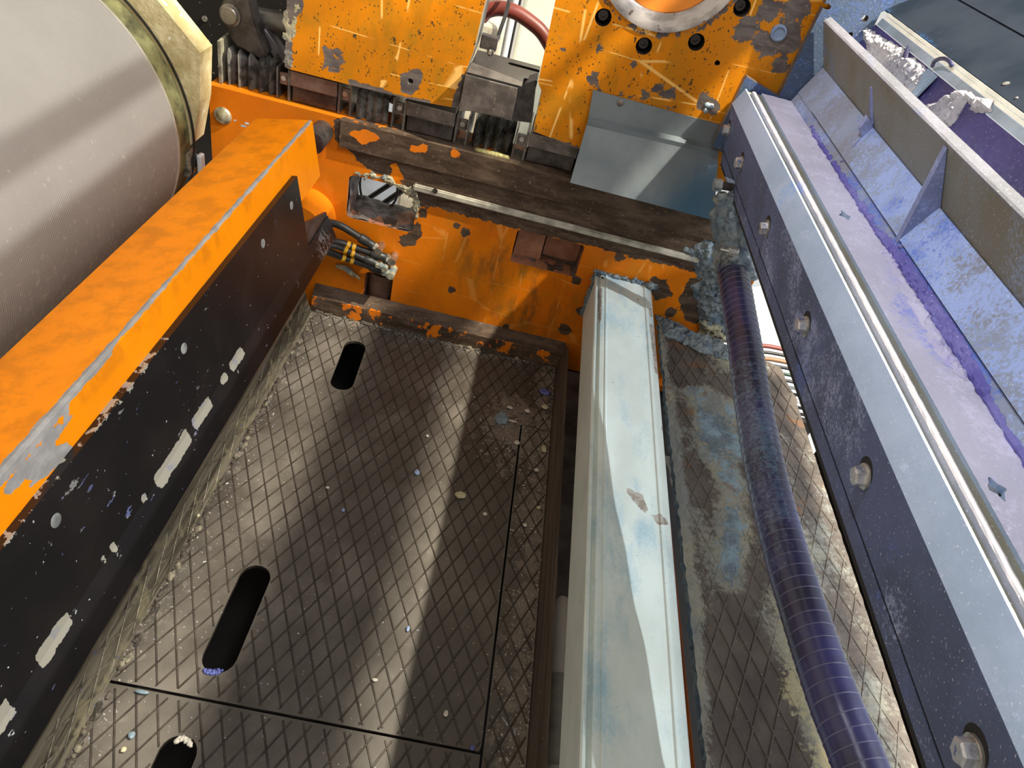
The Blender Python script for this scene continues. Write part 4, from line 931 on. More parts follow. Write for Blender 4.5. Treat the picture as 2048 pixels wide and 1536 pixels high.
bm = nb(); crust(bm, (0, 0, ZR + .004), (1, 0, 0), (0, 1, 0), (0, 0, 1), [xy(*q, ZR) for q in ((1310, 632), (1345, 645), (1440, 690), (1500, 712), (1480, 730), (1400, 708), (1325, 672))], .014, 36, .0045, .010, .014, 4); link('ridge_layer', bm, M_CRUST, CR)

# ================================================================== NAVY HOSE
HS = thing('suction_hose', (.44, .6, .42), 'navy blue spiral ribbed hose running over the caked plate to a clamp', 'hose')
hp3 = [(.438, 1.175, .512), (.4360, 1.05, .500), (.4355, .95, .489), (.4350, .85, .476), (.4345, .742, .466), (.4385, .664, .457), (.4425, .58, .452), (.449, .52, .447), (.4545, .454, .446), (.461, .39, .446), (.470, .345, .444), (.492, .20, .44), (.53, .0, .43), (.56, -.15, .43)]
hpath = spline(hp3, 14)
bm = nb(); tube(bm, hpath, .0270, 32); o = link('hose_tube', bm, M_HOSE, HS, smooth=True)
attr(o, 'dust', lambda p: (.55 * soft(abs(p.y - .75) - .18, .25) + .30) * (1.0 if p.x < .441 + max(0, .6 - p.y) * .06 else .25) - .25)
T_, F_ = frames(hpath); fine_ = spline(hp3, 60); Tf, Ff = frames(fine_); path = []; ang = 0; acc = 0
for i, p in enumerate(fine_):
    if i: acc += (p - fine_[i - 1]).length
    pass
bm = nb(); sl = 0; helix = []; pitch = .0158; L_ = 0; cum = [0]
for a, b in zip(fine_, fine_[1:]): cum.append(cum[-1] + (b - a).length)
tot = cum[-1]; j = 0; nst = int(tot / pitch * 26)
for k in range(nst):
    s = tot * k / nst
    while j < len(cum) - 2 and cum[j + 1] < s: j += 1
    t = (s - cum[j]) / max(1e-9, cum[j + 1] - cum[j]); c = fine_[j].lerp(fine_[j + 1], t); u, v = Ff[j]; th = 2 * PI * s / pitch
    helix.append(c + (u * math.cos(th) + v * math.sin(th)) * .0270)
tube(bm, helix, .00075, 5); link('spiral_rib', bm, M_HOSEWIRE, HS, smooth=True)
cp = [Vector(hp3[0]) + Vector((0, -.012, -.001)), at(1463, 500, 'y', 1.205), at(1461, 470, 'y', 1.222), at(1455, 430, 'y', 1.245), at(1455, 395, 'y', 1.27)]
bm = nb(); tube(bm, spline(cp, 16), .03, 40, rfn=lambda i, t, p: .0300 + .012 * mnoise.noise(p * 32) + .008 * mnoise.noise(p * 80) - .010 * max(0, (i - 34) / 30)); tag(link('crusted_cuff', bm, M_CRUST, HS, smooth=True), 'cuff caked in blue grey paint')
ax = (Vector(hp3[1]) - Vector(hp3[0])).normalized(); cc = Vector(hp3[0]) + Vector((0, .006, .001))
bm = nb(); lathe(bm, cc - ax * .002, -ax, [(0, .0300), (.0, .0325), (.013, .0325), (.013, .0300)], 40); cl = link('hose_clamp', bm, M_TIE, HS, smooth=.5)
q = at(1461, 502, 'y', cc.y - .02); bm = nb(); cyl(bm, q + Vector((-.020, 0, 0)), q + Vector((.012, 0, .001)), .0062, n=14); box(bm, q + Vector((-.006, -.006, -.007)), q + Vector((.014, .006, .007)), .002); link('clamp_screw', bm, M_SCREW, cl)

# ================================================================== LONG RAIL WITH TROUGH, RIGHT
RA = thing('blade_rail', (.43, .58, .606), 'long steel rail on the right dusted with blue and lavender powder, bolted at intervals', 'machine rail')
Y0, Y1 = -.30, 1.418
FA, FB = Vector((.4005, 0, .638)), Vector((.381, 0, .724)); ft = (FB - FA).normalized(); fn = Vector((-ft.z, 0, ft.x)); fn = fn if fn.x < 0 else -fn
bm = nb(); sheet(bm, FA, (0, 1, 0), ft, fn, Y0, Y1, 0, (FB - FA).length, .009, .006); o = link('front_panel', bm, None, RA, mats=[M_PFRONT, M_PFRONT])
attr(o, 'dust', lambda p: .25 * mnoise.noise(p * 9) + (.10 if .55 < p.y < 1.0 else -.05))
bm = nb(); prism(bm, [(.4085, .606), (.4015, .6335), (.4075, .6345), (.4265, .612)], Y0, Y1, 30); o = link('lower_strip', bm, M_PFRONT, RA)
bm = nb(); prism(bm, [(.408, .606), (.402, .640), (.386, .722), (.397, .750), (.480, .748), (.480, .735), (.44, .735), (.428, .612)], Y0, Y1 - .002, 2); link('core', bm, M_DARK, RA)
bm = nb(); prism(bm, [(.381, .7242), (.3835, .7300), (.3880, .7408), (.3920, .7500), (.3940, .7552), (.3962, .7558), (.3990, .7535), (.398, .749), (.386, .722)], Y0, Y1 - .001, 40); link('chamfer', bm, M_PCHAM, RA)
rag = lambda i, x, y, z: (x + .0008 * mnoise.noise(Vector((y * 60, i, 0))), y, z + .0006 * mnoise.noise(Vector((y * 90, i, 5))))
bm = nb(); prism(bm, [(.4025, .751), (.4028, .7580), (.4045, .7592), (.4100, .7592), (.4120, .7575), (.4125, .751)], Y0, Y1 - .02, 160, jit=rag); link('ridge', bm, M_PRIDGE, RA)
bm = nb(); box(bm, (.397, Y0, .748), (.432, Y1 - .004, .7525)); link('ridge_groove', bm, M_PWALL, RA)
stars = [xy(1690, 432, .756), xy(1992, 977, .756)]
def star(c): 
    return sd_poly([(c[0] + a * .0105, c[1] + b * .017) for a, b in ((1, .1), (.3, .35), (-.1, 1), (-.4, .3), (-1, -.2), (-.25, -.4), (.1, -1), (.4, -.3))])
def te(u, v): return u - (.4865 + .0035 * mnoise.noise(Vector((v * 22, 3, 1))) + .0015 * mnoise.noise(Vector((v * 80, 3, 1))))
def mound(u, v): return .0012 * (mnoise.noise(Vector((u * 120, v * 120, 4))) + 1) * soft(.465 - u, .03) * soft(abs(v - .72) - .12, .2) + .0005 * mnoise.noise(Vector((u * 200, v * 200, 2)))
bm = nb(); sheet(bm, (0, 0, .7565), (1, 0, 0), (0, 1, 0), (0, 0, 1), .4255, .492, Y0, Y1 - .006, .0037, .007, cuts=[star(c) for c in stars], keep=lambda u, v: max(te(u, v), .4255 - u), h=mound)
o = link('top_plate', bm, None, RA, mats=[M_PTOP, M_PCHAM]); attr(o, 'dust', lambda p: .12 * soft(.46 - p.x, .04)); attr(o, 'dust2', lambda p: .22 * soft(math.hypot((p.x - .474) * 2, p.y - .70) - .10, .12) + .2 * max(soft(math.hypot(p.x - c[0], (p.y - c[1]) * .7) - .012, .02) for c in stars) - .08)
bm = nb()
for c in stars:
    bm = nb(); box(bm, (c[0] - .016, c[1] - .022, .7445), (c[0] + .014, c[1] + .022, .7475)); link('star_pocket', bm, M_DSTEEL, RA)
for c in stars:
    bm = nb(); lathe(bm, (c[0] + .001, c[1] + .003, .7475), (0, 0, 1), [(0, .006), (.003, .006), (.004, .004)], 16); link('countersunk_screw', bm, M_SCREW, RA, smooth=.6)
# trough: sloping plates, back wall with rolled lip
SA, SB = Vector((.478, 0, .742)), Vector((.513, 0, .824)); su_ = (SB - SA); sl_ = su_.length; sd_ = su_.normalized(); sn = Vector((-sd_.z, 0, sd_.x))
sn = sn if sn.x < 0 else -sn
bm = nb(); sheet(bm, SA, (0, 1, 0), sd_, sn, Y0, Y1 - .003, 0, sl_ * .372, .008, .004); o = link('lower_slope', bm, None, RA, mats=[M_PSLOPE, M_PSLOPE]); attr(o, 'dust', lambda p: .05); attr(o, 'dust2', lambda p: .14 * soft(abs(p.y - .95) - .35, .3) + .12 * soft(abs(p.y - .68) - .12, .1))
bm = nb(); sheet(bm, SA + sn * .0035, (0, 1, 0), sd_, sn, Y0, 1.31, sl_ * .388, sl_, .007, .003); sheet(bm, SA + sn * .0015, (0, 1, 0), sd_, sn, 1.30, Y1 - .003, sl_ * .37, sl_, .007, .003)
o = link('upper_slope', bm, None, RA, mats=[M_PSLOPE, M_PSLOPE]); attr(o, 'dust', lambda p: .30 * soft(abs(p.y - .82) - .22, .25) - .12 * soft(abs(p.y - 1.2) - .07, .15) + (.1 if p.y < .6 else 0)); attr(o, 'dust2', lambda p: .06 * soft(abs(p.y - .9) - .25, .2))
bm = nb(); prism(bm, [(SA - sn * .003).xz[:] if False else ((SA - sn * .006).x, (SA - sn * .006).z), ((SB - sn * .006).x, (SB - sn * .006).z), (SB.x + .03, SB.z - .01), (SA.x + .03, SA.z - .02)], Y0, Y1 - .003, 1); link('slope_back', bm, M_DARK, RA)
LP = Vector((.475, 0, .896)); wt = (LP - SB).normalized(); wn_ = Vector((-wt.z, 0, wt.x)); wn_ = wn_ if wn_.x < 0 else -wn_
bm = nb(); sheet(bm, SB, (0, 1, 0), wt, wn_, Y0, Y1 - .003, 0, (LP - SB).length - .003, .008, .004); o = link('trough_wall', bm, None, RA, mats=[M_PWALL, M_PWALL]); attr(o, 'dust', lambda p: .25 * soft(p.y - .8, .3) + .3 * soft(1.36 - p.y, .1)); attr(o, 'dust2', lambda p: .22 * soft(1.34 - p.y, .1) + .10 * soft(p.y - .62, .2) - .10)
b2_, c2_ = SB - wn_ * .013, LP - wn_ * .013
bm = nb(); prism(bm, [((LP - wt * .0032).x, (LP - wt * .0032).z), (LP.x, LP.z), (LP.x + .002, LP.z + .0025), (c2_.x - .002, c2_.z + .0025), (c2_.x, c2_.z), (b2_.x, b2_.z), ((SB - wn_ * .004).x, (SB - wn_ * .004).z)], Y0, Y1 - .003, 60, jit=lambda i, x, y, z: (x, y, z + .0004 * mnoise.noise(Vector((y * 50, i, 2))))); link('trough_lip', bm, powder('powder_lip', (.19, .195, .22), (.25, .25, .29), ((.30, .31, .42), (.13, .19, .48)), amt=.34), RA)
for yy, full in ((.845, 1), (1.115, 0)):
    bm = nb()
    if full: slab(bm, [(LP.x + .001, yy, LP.z - .004), (SB.x - .001, yy, SB.z), (.4895, yy, .7665)], (0, -.010, 0)); nm = 'gusset'
    else: slab(bm, [(SB.x - .003, yy, SB.z + .002), (SB.x - .018, yy, SB.z + .014), (SB.x - .020, yy, SB.z - .004), (SB.x - .010, yy, SB.z - .016)], (0, -.012, 0)); nm = 'weld_tab'
    o = link(nm, bm, powder('powder_' + nm, (.17, .21, .38), (.22, .26, .44), ((.30, .36, .66), (.10, .13, .46)), amt=.55), RA)
    bm = nb()
    for (a, b) in ((Vector((SB.x - .002, yy - .005, SB.z)), Vector((.4905, yy - .02, .7685))), (Vector((SB.x - .003, yy - .005, SB.z + .002)), Vector((LP.x + .012, yy + (.0 if full else .01), LP.z - .022)))):
        pth = [a.lerp(b, t / 24) for t in range(25)]; tube(bm, pth, .003, 8, rfn=lambda i, t, p: .0032 + .0016 * mnoise.noise(p * 160))
    link('weld_bead', bm, powder('powder_weld' + nm, (.14, .15, .34), (.20, .22, .42), ((.34, .36, .6),), amt=.3), RA, smooth=True)
# lumps of powder in the channel beside the top plate
bm = nb(); crust(bm, SA, (0, 1, 0), sd_, sn, [(.30, sl_ * .20), (.55, sl_ * .17), (.9, sl_ * .15), (1.25, sl_ * .17), (1.28, sl_ * .24), (1.0, sl_ * .26), (.9, sl_ * .24), (.80, sl_ * .36), (.62, sl_ * .36), (.5, sl_ * .25), (.3, sl_ * .24)], .006, 90, .003, .004, .004, 6)
tag(link('powder_lumps', bm, powder('powder_violet_lumps', (.10, .09, .36), (.20, .19, .50), ((.5, .48, .70),), amt=.30), RA), 'violet powder caked in the channel')
bm = nb(); crust(bm, (0, 0, .7568), (1, 0, 0), (0, 1, 0), (0, 0, 1), [(.462, .60), (.484, .56), (.487, .70), (.486, .86), (.478, .84), (.468, .74)], .006, 80, .0032, .006, .012, 8)
tag(link('powder_drift', bm, powder('powder_drift', (.46, .45, .62), (.56, .55, .74), ((.70, .68, .88), (.30, .28, .70)), amt=.45), RA), 'drift of lavender powder on the top plate')
# end flange against the saddle
fp = [xz(*q, 1.425) for q in ((1690, -110), (1650, 5), (1557, 192), (1492, 152), (1425, 290), (1442, 302))] + [(.42, .615), (.55, .70), (.566, .80), (.566, .93), (.64, .99), (.64, 1.07)]
bm = nb(); kf = sd_poly(fp); sheet(bm, (0, 1.4225, 0), (1, 0, 0), (0, 0, 1), (0, -1, 0), .36, .625, .60, 1.07, .006, .018, keep=kf, cuts=[sd_circ(*xz(1657, 14, 1.4225), .005), sd_circ(*xz(1730, 37, 1.4225), .006), sd_circ(*xz(1700, 70, 1.4225), .005)])
o = link('end_flange', bm, None, RA, mats=[M_PFLANGE, M_STEEL]); attr(o, 'dust', lambda p: .1); attr(o, 'dust2', lambda p: .15 * soft(.72 - p.z, .08) - .05)
# bolts along the front
def bolt_at(yy, first=False):
    c = FA + ft * ((FB - FA).length * .50); c = Vector((c.x, yy, c.z)); e = Vector((0, 1, 0)) * .35 + ft * .94
    bm = nb(); lathe(bm, c + ft * .0035 + Vector((0, .0025, 0)) - fn * .0005, fn, [(0, .0150), (.0009, .0150), (.0010, .0145)], 28); hole = link('bolt', bm, M_DARK, RA, smooth=.5)  # flat dark disc paints the shade of the recess round the bolt
    bm = nb(); lathe(bm, c, fn, [(0, .0128), (.0025, .0128), (.0030, .0120)], 28); link('washer', bm, M_SCREW, hole, smooth=.5)
    bm = nb(); u, v = ft, Vector((0, 1, 0)); R0 = .0100; lo = [bm.verts.new(c + fn * .003 + (u * math.cos(k * PI / 3 + yy) + v * math.sin(k * PI / 3 + yy)) * R0) for k in range(6)]; hi = [bm.verts.new(c + fn * .0105 + (u * math.cos(k * PI / 3 + yy) + v * math.sin(k * PI / 3 + yy)) * R0) for k in range(6)]
    tp = [bm.verts.new(c + fn * .0120 + (u * math.cos(k * PI / 3 + yy) + v * math.sin(k * PI / 3 + yy)) * R0 * .8) for k in range(6)]
    for k in range(6): bm.faces.new((lo[k], lo[(k + 1) % 6], hi[(k + 1) % 6], hi[k])); bm.faces.new((hi[k], hi[(k + 1) % 6], tp[(k + 1) % 6], tp[k]))
    bm.faces.new(tp); bmesh.ops.recalc_face_normals(bm, faces=bm.faces); link('hex_head', bm, metal('bolt_head', (.34, .35, .40), (.66, .66, .70), (.2, .45), .7, 70, specks=(90, .60, (.12, .16, .46))), hole)
for yy in (1.398, 1.237, .992, .737, .490, .237, -.013): bolt_at(yy)

# small bracket with two bolts where the hose cuff ends
NBK = thing('angle_bracket', at(1465, 395, 'y', 1.27), 'small powder dusted steel bracket with two hex bolts above the hose cuff', 'bracket')
bm = nb(); a = [at(*q, 'y', 1.262) for q in ((1452, 358), (1473, 366), (1484, 393), (1465, 388))]; slab(bm, a, (0, .016, -.002)); b = [at(*q, 'y', 1.255) for q in ((1465, 388), (1484, 393), (1473, 415), (1450, 408))]; slab(bm, b, (0, .022, .0)); link('angle', bm, M_PCHAM, NBK)
for px, py in ((1438, 372), (1445, 397)):
    q = at(px, py, 'y', 1.262); bm = nb(); cyl(bm, q + Vector((-.010, 0, 0)), q + Vector((.004, 0, .002)), .0115, n=6); hb = link('hex_bolt', bm, metal('blue_dusted_bolt', (.28, .33, .36), (.52, .56, .58), (.3, .5), .5, 50), NBK)
    bm = nb(); cyl(bm, q + Vector((.004, 0, .002)), q + Vector((.024, 0, .004)), .0075, n=14); link('shank', bm, M_DSTEEL, hb)
bm = nb(); tube(bm, spline([at(1500, 560, 'y', 1.30), at(1494, 500, 'y', 1.32), at(1480, 430, 'y', 1.34), at(1470, 400, 'y', 1.35)], 8), .016, 14, rfn=lambda i, t, p: .016 + .006 * mnoise.noise(p * 45)); tag(link('crusted_pipe', bm, M_CRUST, smooth=True), 'crusted dark pipe behind the hose cuff, along the rail underside', 'pipe')

# ================================================================== OUTER TROUGH AND BLUE BLACK PANEL
OT = thing('outer_trough', (.55, .5, .85), 'steep back panel behind the rail lip, crusted with violet paint, white edged', 'trough')
TP = Vector((.560, 0, .913)); td = Vector((.31, 0, .95)).normalized(); tn = Vector((-.95, 0, .31)).normalized()
def on_t(px, py, off=0): q = hit(px, py, TP + tn * off, tn); return (q.y, (q - TP).dot(td))
bm = nb(); sheet(bm, TP, (0, 1, 0), td, tn, Y0, 1.405, -.09, .0, .004, .006, h=lambda u, v: .0014 * mnoise.noise(Vector((u * 50, v * 60, 2))) + .0010 * mnoise.noise(Vector((u * 130, v * 150, 2))))
o = link('back_panel', bm, None, OT, mats=[M_VIOLET, M_VIOLET]); attr(o, 'dust', lambda p: .12 * soft(.95 - p.y, .2)); attr(o, 'dust2', lambda p: .12 * soft(abs(p.y - 1.15) - .12, .2) - .14)
bm = nb(); crust(bm, TP + tn * .0005, (0, 1, 0), td, tn, [on_t(*q) for q in ((1722, 52), (1775, 80), (1800, 95), (1868, 150), (1825, 205), (1800, 190), (1742, 118))], .010, 60, .003, .005, .008, 9)
crust(bm, TP + tn * .0005, (0, 1, 0), td, tn, [on_t(*q) for q in ((1690, 40), (1700, 30), (1722, 48), (1695, 95), (1680, 88))], .006, 60, .003, .004, .006, 19)
tag(link('paint_heap', bm, M_PALEMUD, OT), 'pale crumbly paint heap')
bm = nb(); crust(bm, TP + tn * .0005, (0, 1, 0), td, tn, [on_t(*q) for q in ((1850, 215), (1880, 205), (1905, 188), (1930, 180), (1985, 205), (1988, 225), (1960, 230), (1935, 205), (1905, 250), (1880, 262), (1862, 240))], .009, 60, .003, .005, .006, 11)
tag(link('paint_heap', bm, M_PALEMUD, OT), 'pale crumbly paint heap')
bm = nb(); pA, pB = TP + td * .001, TP + td * .0128
prism(bm, [(pA.x, pA.z), (pB.x, pB.z), (pB.x + .006, pB.z - .002), (pA.x + .006, pA.z - .002)], Y0, 1.40, 2); link('edge_rail', bm, plain('powder_blue_strip', (.30, .37, .43), .5, .2, .25, 12), OT)
bm = nb(); rg = lambda i, x, y, z: (x, y, z + .0004 * mnoise.noise(Vector((y * 70, i, 1))))
a_, b_ = TP + td * .0135 + tn * .0005, TP + td * .0178 + tn * .0005; prism(bm, [(a_.x, a_.z), (b_.x, b_.z), (b_.x + .004, b_.z), (a_.x + .004, a_.z)], Y0, 1.395, 120, jit=rg)
a_, b_ = TP + td * .0193 + tn * .0005, TP + td * .0232 + tn * .0005; prism(bm, [(a_.x, a_.z), (b_.x, b_.z), (b_.x + .004, b_.z), (a_.x + .004, a_.z)], Y0, 1.395, 120, jit=rg); tag(link('white_edging', bm, M_WHITE, OT), 'cream white double edge')
c0, c1 = on_t(1815, 212), on_t(1876, 140)
bm = nb(); yb = (c0[0] + c1[0]) / 2; cs = [TP + td * t + tn * .004 + Vector((0, y, 0)) for y, t in ((yb - .016, -.055), (yb + .016, -.055), (yb + .016, -.001), (yb - .016, -.001))]; slab(bm, cs, tn * .004); link('cross_bar', bm, powder('powder_cross_bar', (.16, .22, .30), (.22, .29, .38), ((.28, .38, .52),), amt=.3), OT)
hp_ = lambda px, py, off: hit(px, py, TP + tn * off, tn)
bm = nb(); p0, p1 = hp_(1806, 138, .004), hp_(1816, 92, .004); tube(bm, [p0.lerp(p1, t / 8) for t in range(9)], .004, 8, rfn=lambda i, t, p: .0045 * math.sin(PI * (i + .6) / 9.2) + .0004); tag(link('navy_strip', bm, M_HOSE, smooth=True), 'short navy pointed strip sticking out over the trough edge', 'strip')
bm = nb(); tube(bm, spline([hp_(1864, 134, .006), hp_(1870, 122, .010), hp_(1886, 117, .012), hp_(1898, 122, .010), hp_(1904, 132, .006)], 8), .0028, 10); tag(link('navy_loop', bm, M_HOSE, smooth=True), 'short navy cable loop by the cross bar of the trough', 'cable')
pa = TP + td * .0245 + tn * .0; d_ = Vector((.8, 0, .6)); pn = Vector((-.6, 0, .8))
PN = thing('side_panel', (.66, .5, .93), 'blue black sheet panel with a seam at the upper right corner', 'panel')
bm = nb(); sheet(bm, pa, (0, 1, 0), d_, pn, Y0, 1.417, 0, .0822, .012, .003); o = link('panel_sheet', bm, None, PN, mats=[M_PANELBLUE, M_PANELBLUE]); attr(o, 'dust', lambda p: .42 * soft((p - pa).dot(d_) - .012 - .03 * (mnoise.noise(Vector((p.y * 9, 3, 1))) + .2), .03) * (1 if p.y > .8 else .4) + .3 * soft(1.36 - p.y, .15)); attr(o, 'dust2', lambda p: .20 * soft((p - pa).dot(d_) - .006, .02) * (1 if p.y > .75 else .2) - .05)
bm = nb(); sheet(bm, pa + pn * .0012, (0, 1, 0), d_, pn, Y0, 1.417, .0834, .25, .02, .003); link('upper_sheet', bm, None, PN, mats=[M_PANELBLUE, M_PANELBLUE])
for px, py in ((2012, 168), (2033, 197)):
    q = hit(px, py, pa, pn); bm = nb(); r_ = .0040 if px < 2030 else .0018; lathe(bm, q - pn * .001, pn, [(0, r_), (.002, r_), (.003, r_ * .5)], 16); link('screw', bm, M_SCREW, PN, smooth=.6)

# ================================================================== BENT SHEET GUARD
GU = thing('sheet_guard', (.28, 1.44, .47), 'bent galvanised sheet guard with a bluish stain, screwed to the orange saddle', 'guard')
le = [at(1186, 179, 'y', 1.456), at(1177, 234, 'y', 1.456), at(1175, 243, 'y', 1.440), at(1173, 250, 'y', 1.441), at(1140, 365, 'y', 1.412)]
ri = [at(1444, 250, 'y', 1.456), at(1436, 292, 'y', 1.456), at(1436, 303, 'y', 1.440), at(1436, 311, 'y', 1.441), at(1427, 440, 'y', 1.412)]
bm = nb(); nu = 36; rows = []; sub = [8, 2, 2, 18]
L2, R2 = [], []
for i in range(4):
    for k in range(sub[i]): L2.append(le[i].lerp(le[i + 1], k / sub[i])); R2.append(ri[i].lerp(ri[i + 1], k / sub[i]))
L2.append(le[-1]); R2.append(ri[-1])
for a, b in zip(L2, R2): rows.append([bm.verts.new(a.lerp(b, i / nu)) for i in range(nu + 1)])
for a, b in zip(rows, rows[1:]):
    for i in range(nu): bm.faces.new((a[i], a[i + 1], b[i + 1], b[i]))
solid(bm, .002)
o = link('guard_sheet', bm, M_GALV, GU)
attr(o, 'blue', lambda p: max(0, min(1, (p.x - .13) / .24 * .75 + (.60 - p.z) / .13 * .55 - .25)) if p.z < .603 else .12 * soft(.3 - p.x, .1))
bm = nb(); q = at(1241, 206, 'y', 1.454); lathe(bm, q + Vector((0, .002, 0)), (0, -1, 0), [(0, .007), (.003, .007), (.005, .004)], 18); link('screw', bm, M_STEEL, GU, smooth=.6)

# ================================================================== HYDRAULIC HOSES
def hyd(pts, r, fit, tapes, label, yend=0, crust=False):
    P = [at(px, py, 'y', y) for px, py, y in pts]; t = thing('hydraulic_hose', P[-1] + Vector((0, 0, -.02)), label, 'hose', 'black hydraulic hoses on the frame')
    path = spline(P, 8); bm = nb(); tube(bm, path, r, 14); h_ = link('hose', bm, M_HYD, t, smooth=True)
    d = (path[-1] - path[-3]).normalized(); e = path[-1]
    bm = nb(); lathe(bm, e - d * .012, d, [(0, r * 1.15), (.002, r * 1.35), (.020, r * 1.35), (.022, r * 1.2), (.036, r * 1.2), (.037, r * .9)], 18); link('ferrule', bm, M_HYD, t, smooth=.6)
    bm = nb(); lathe(bm, e + d * .025, d, [(0, r * 1.25), (.006, r * 1.25), (.007, r * 1.0), (.016, r * .85), (.017, r * .5)], 8); lathe(bm, e + d * .040, Vector((0, 1, 0)), [(-.012, r * 1.1), (.03, r * 1.1)], 12)
    if crust:
        for i in range(9): lump(bm, e + d * (.018 + .003 * i) + Vector((0, -.004, 0)), r * 1.1, r, r * 1.1, i, .5, 1)
    link('fitting', bm, M_CRUSTY if crust else M_FIT, t, smooth=.6)
    for f_ in tapes:
        i = int(f_ * (len(path) - 2)); dd = (path[i + 1] - path[i]).normalized(); bm = nb(); lathe(bm, path[i] - dd * .004, dd, [(0, r * .95), (0, r * 1.13), (.008, r * 1.13), (.008, r * .95)], 16); link('marking_tape', bm, M_YELLOW, t, smooth=.6)
hyd([(628, 452, 1.37), (645, 445, 1.40), (668, 447, 1.425), (688, 455, 1.435), (709, 468, 1.437), (728, 480, 1.437)], .0085, 1, (.16, .27), 'uppermost arching black hydraulic hose with plated fitting, below the big opening')
hyd([(628, 480, 1.37), (647, 481, 1.40), (682, 486, 1.425), (712, 496, 1.432), (752, 509, 1.435)], .0085, 1, (.66, .77), 'second black hydraulic hose down, yellow tape near its fitting, below the opening')
hyd([(628, 488, 1.355), (643, 489, 1.385), (676, 494, 1.405), (705, 507, 1.415), (738, 521, 1.42)], .0068, 1, (.66, .78), 'third black hydraulic hose, slimmest, squeezed between its taped neighbours', crust=True)
hyd([(628, 497, 1.36), (647, 500, 1.385), (682, 513, 1.415), (717, 524, 1.427), (750, 536, 1.43)], .0085, 1, (.58, .70), 'lowest black hydraulic hose with a yellow grease caked end', crust=True)
GSH = thing('grease_lump', (-.30, 1.44, .18), 'ragged pale grease lump hanging on the topmost hydraulic hose', 'grease')
bm = nb()
for i in range(16): q = at(645 + 14 * random.random(), 452 + 34 * i / 15, 'y', 1.375); lump(bm, q, .006, .005, .008, i, .7, 2)
link('lump', bm, M_CRUSTY, GSH, smooth=True)
SHV = thing('grease_shaving', at(705, 545, 'y', 1.44), 'grey grease shaving with a pale tip under the lowest hydraulic hose', 'grease')
bm = nb(); tube(bm, spline([at(673, 532, 'y', 1.455), at(690, 535, 'y', 1.45), at(702, 545, 'y', 1.45), at(708, 552, 'y', 1.455)], 6), .006, 8, rfn=lambda i, t, p: .006 + .004 * mnoise.noise(p * 60)); tube(bm, [at(705, 545, 'y', 1.448), at(713, 552, 'y', 1.446), at(720, 558, 'y', 1.446)], .003, 6); link('strand', bm, M_CRUSTY, SHV, smooth=True)

# ================================================================== BACKGROUND RIGHT OF THE FRAME
WS = [at(*q, 'y', 1.9) for q in ((1475, 585), (1420, 690), (1560, 720), (1640, 700), (1600, 560))]
bm = nb(); slab(bm, WS, (0, .01, 0)); tag(link('white_sheet', bm, plain('white_sheet', (.74, .75, .74), .6, 0, .06, 10)), 'white sheet seen between the navy hose and the rail', 'sheet')
cols_ = [M_RED, M_BLACK, plain('brown_cable', (.22, .11, .05), .5), M_BLACK, plain('green_cable', (.05, .10, .06), .5), M_BLACK, M_PALEGREY, M_BLACK, M_PALEGREY, M_BLACK, M_DSTEEL]
nm_ = ['dark red', 'thick black', 'brown braided', 'thin black', 'dark green', 'plain black', 'light grey', 'slim black', 'pale grey', 'lowest black', 'dark steel coloured']
for i in range(11):
    yy = 1.62 - .02 * (i % 3); y0 = 695 + i * 13
    bm = nb(); tube(bm, spline([at(1515 + i * 3, y0 - 4, 'y', yy), at(1545 + i * 3, y0 - 1, 'y', yy), at(1590 + i * 4, y0 + 12, 'y', yy), at(1650 + i * 4, y0 + 50, 'y', yy)], 6), (.006 if i in (0, 2) else .0045), 8)
    tag(link('cable', bm, cols_[i], smooth=True), nm_[i] + ' cable in the bundle under the right rail, ' + ('at the top' if i == 0 else 'number %s from the top' % ['', 'two', 'three', 'four', 'five', 'six', 'seven', 'eight', 'nine', 'ten', 'eleven'][i]), 'cable', 'cables bundled under the right rail')

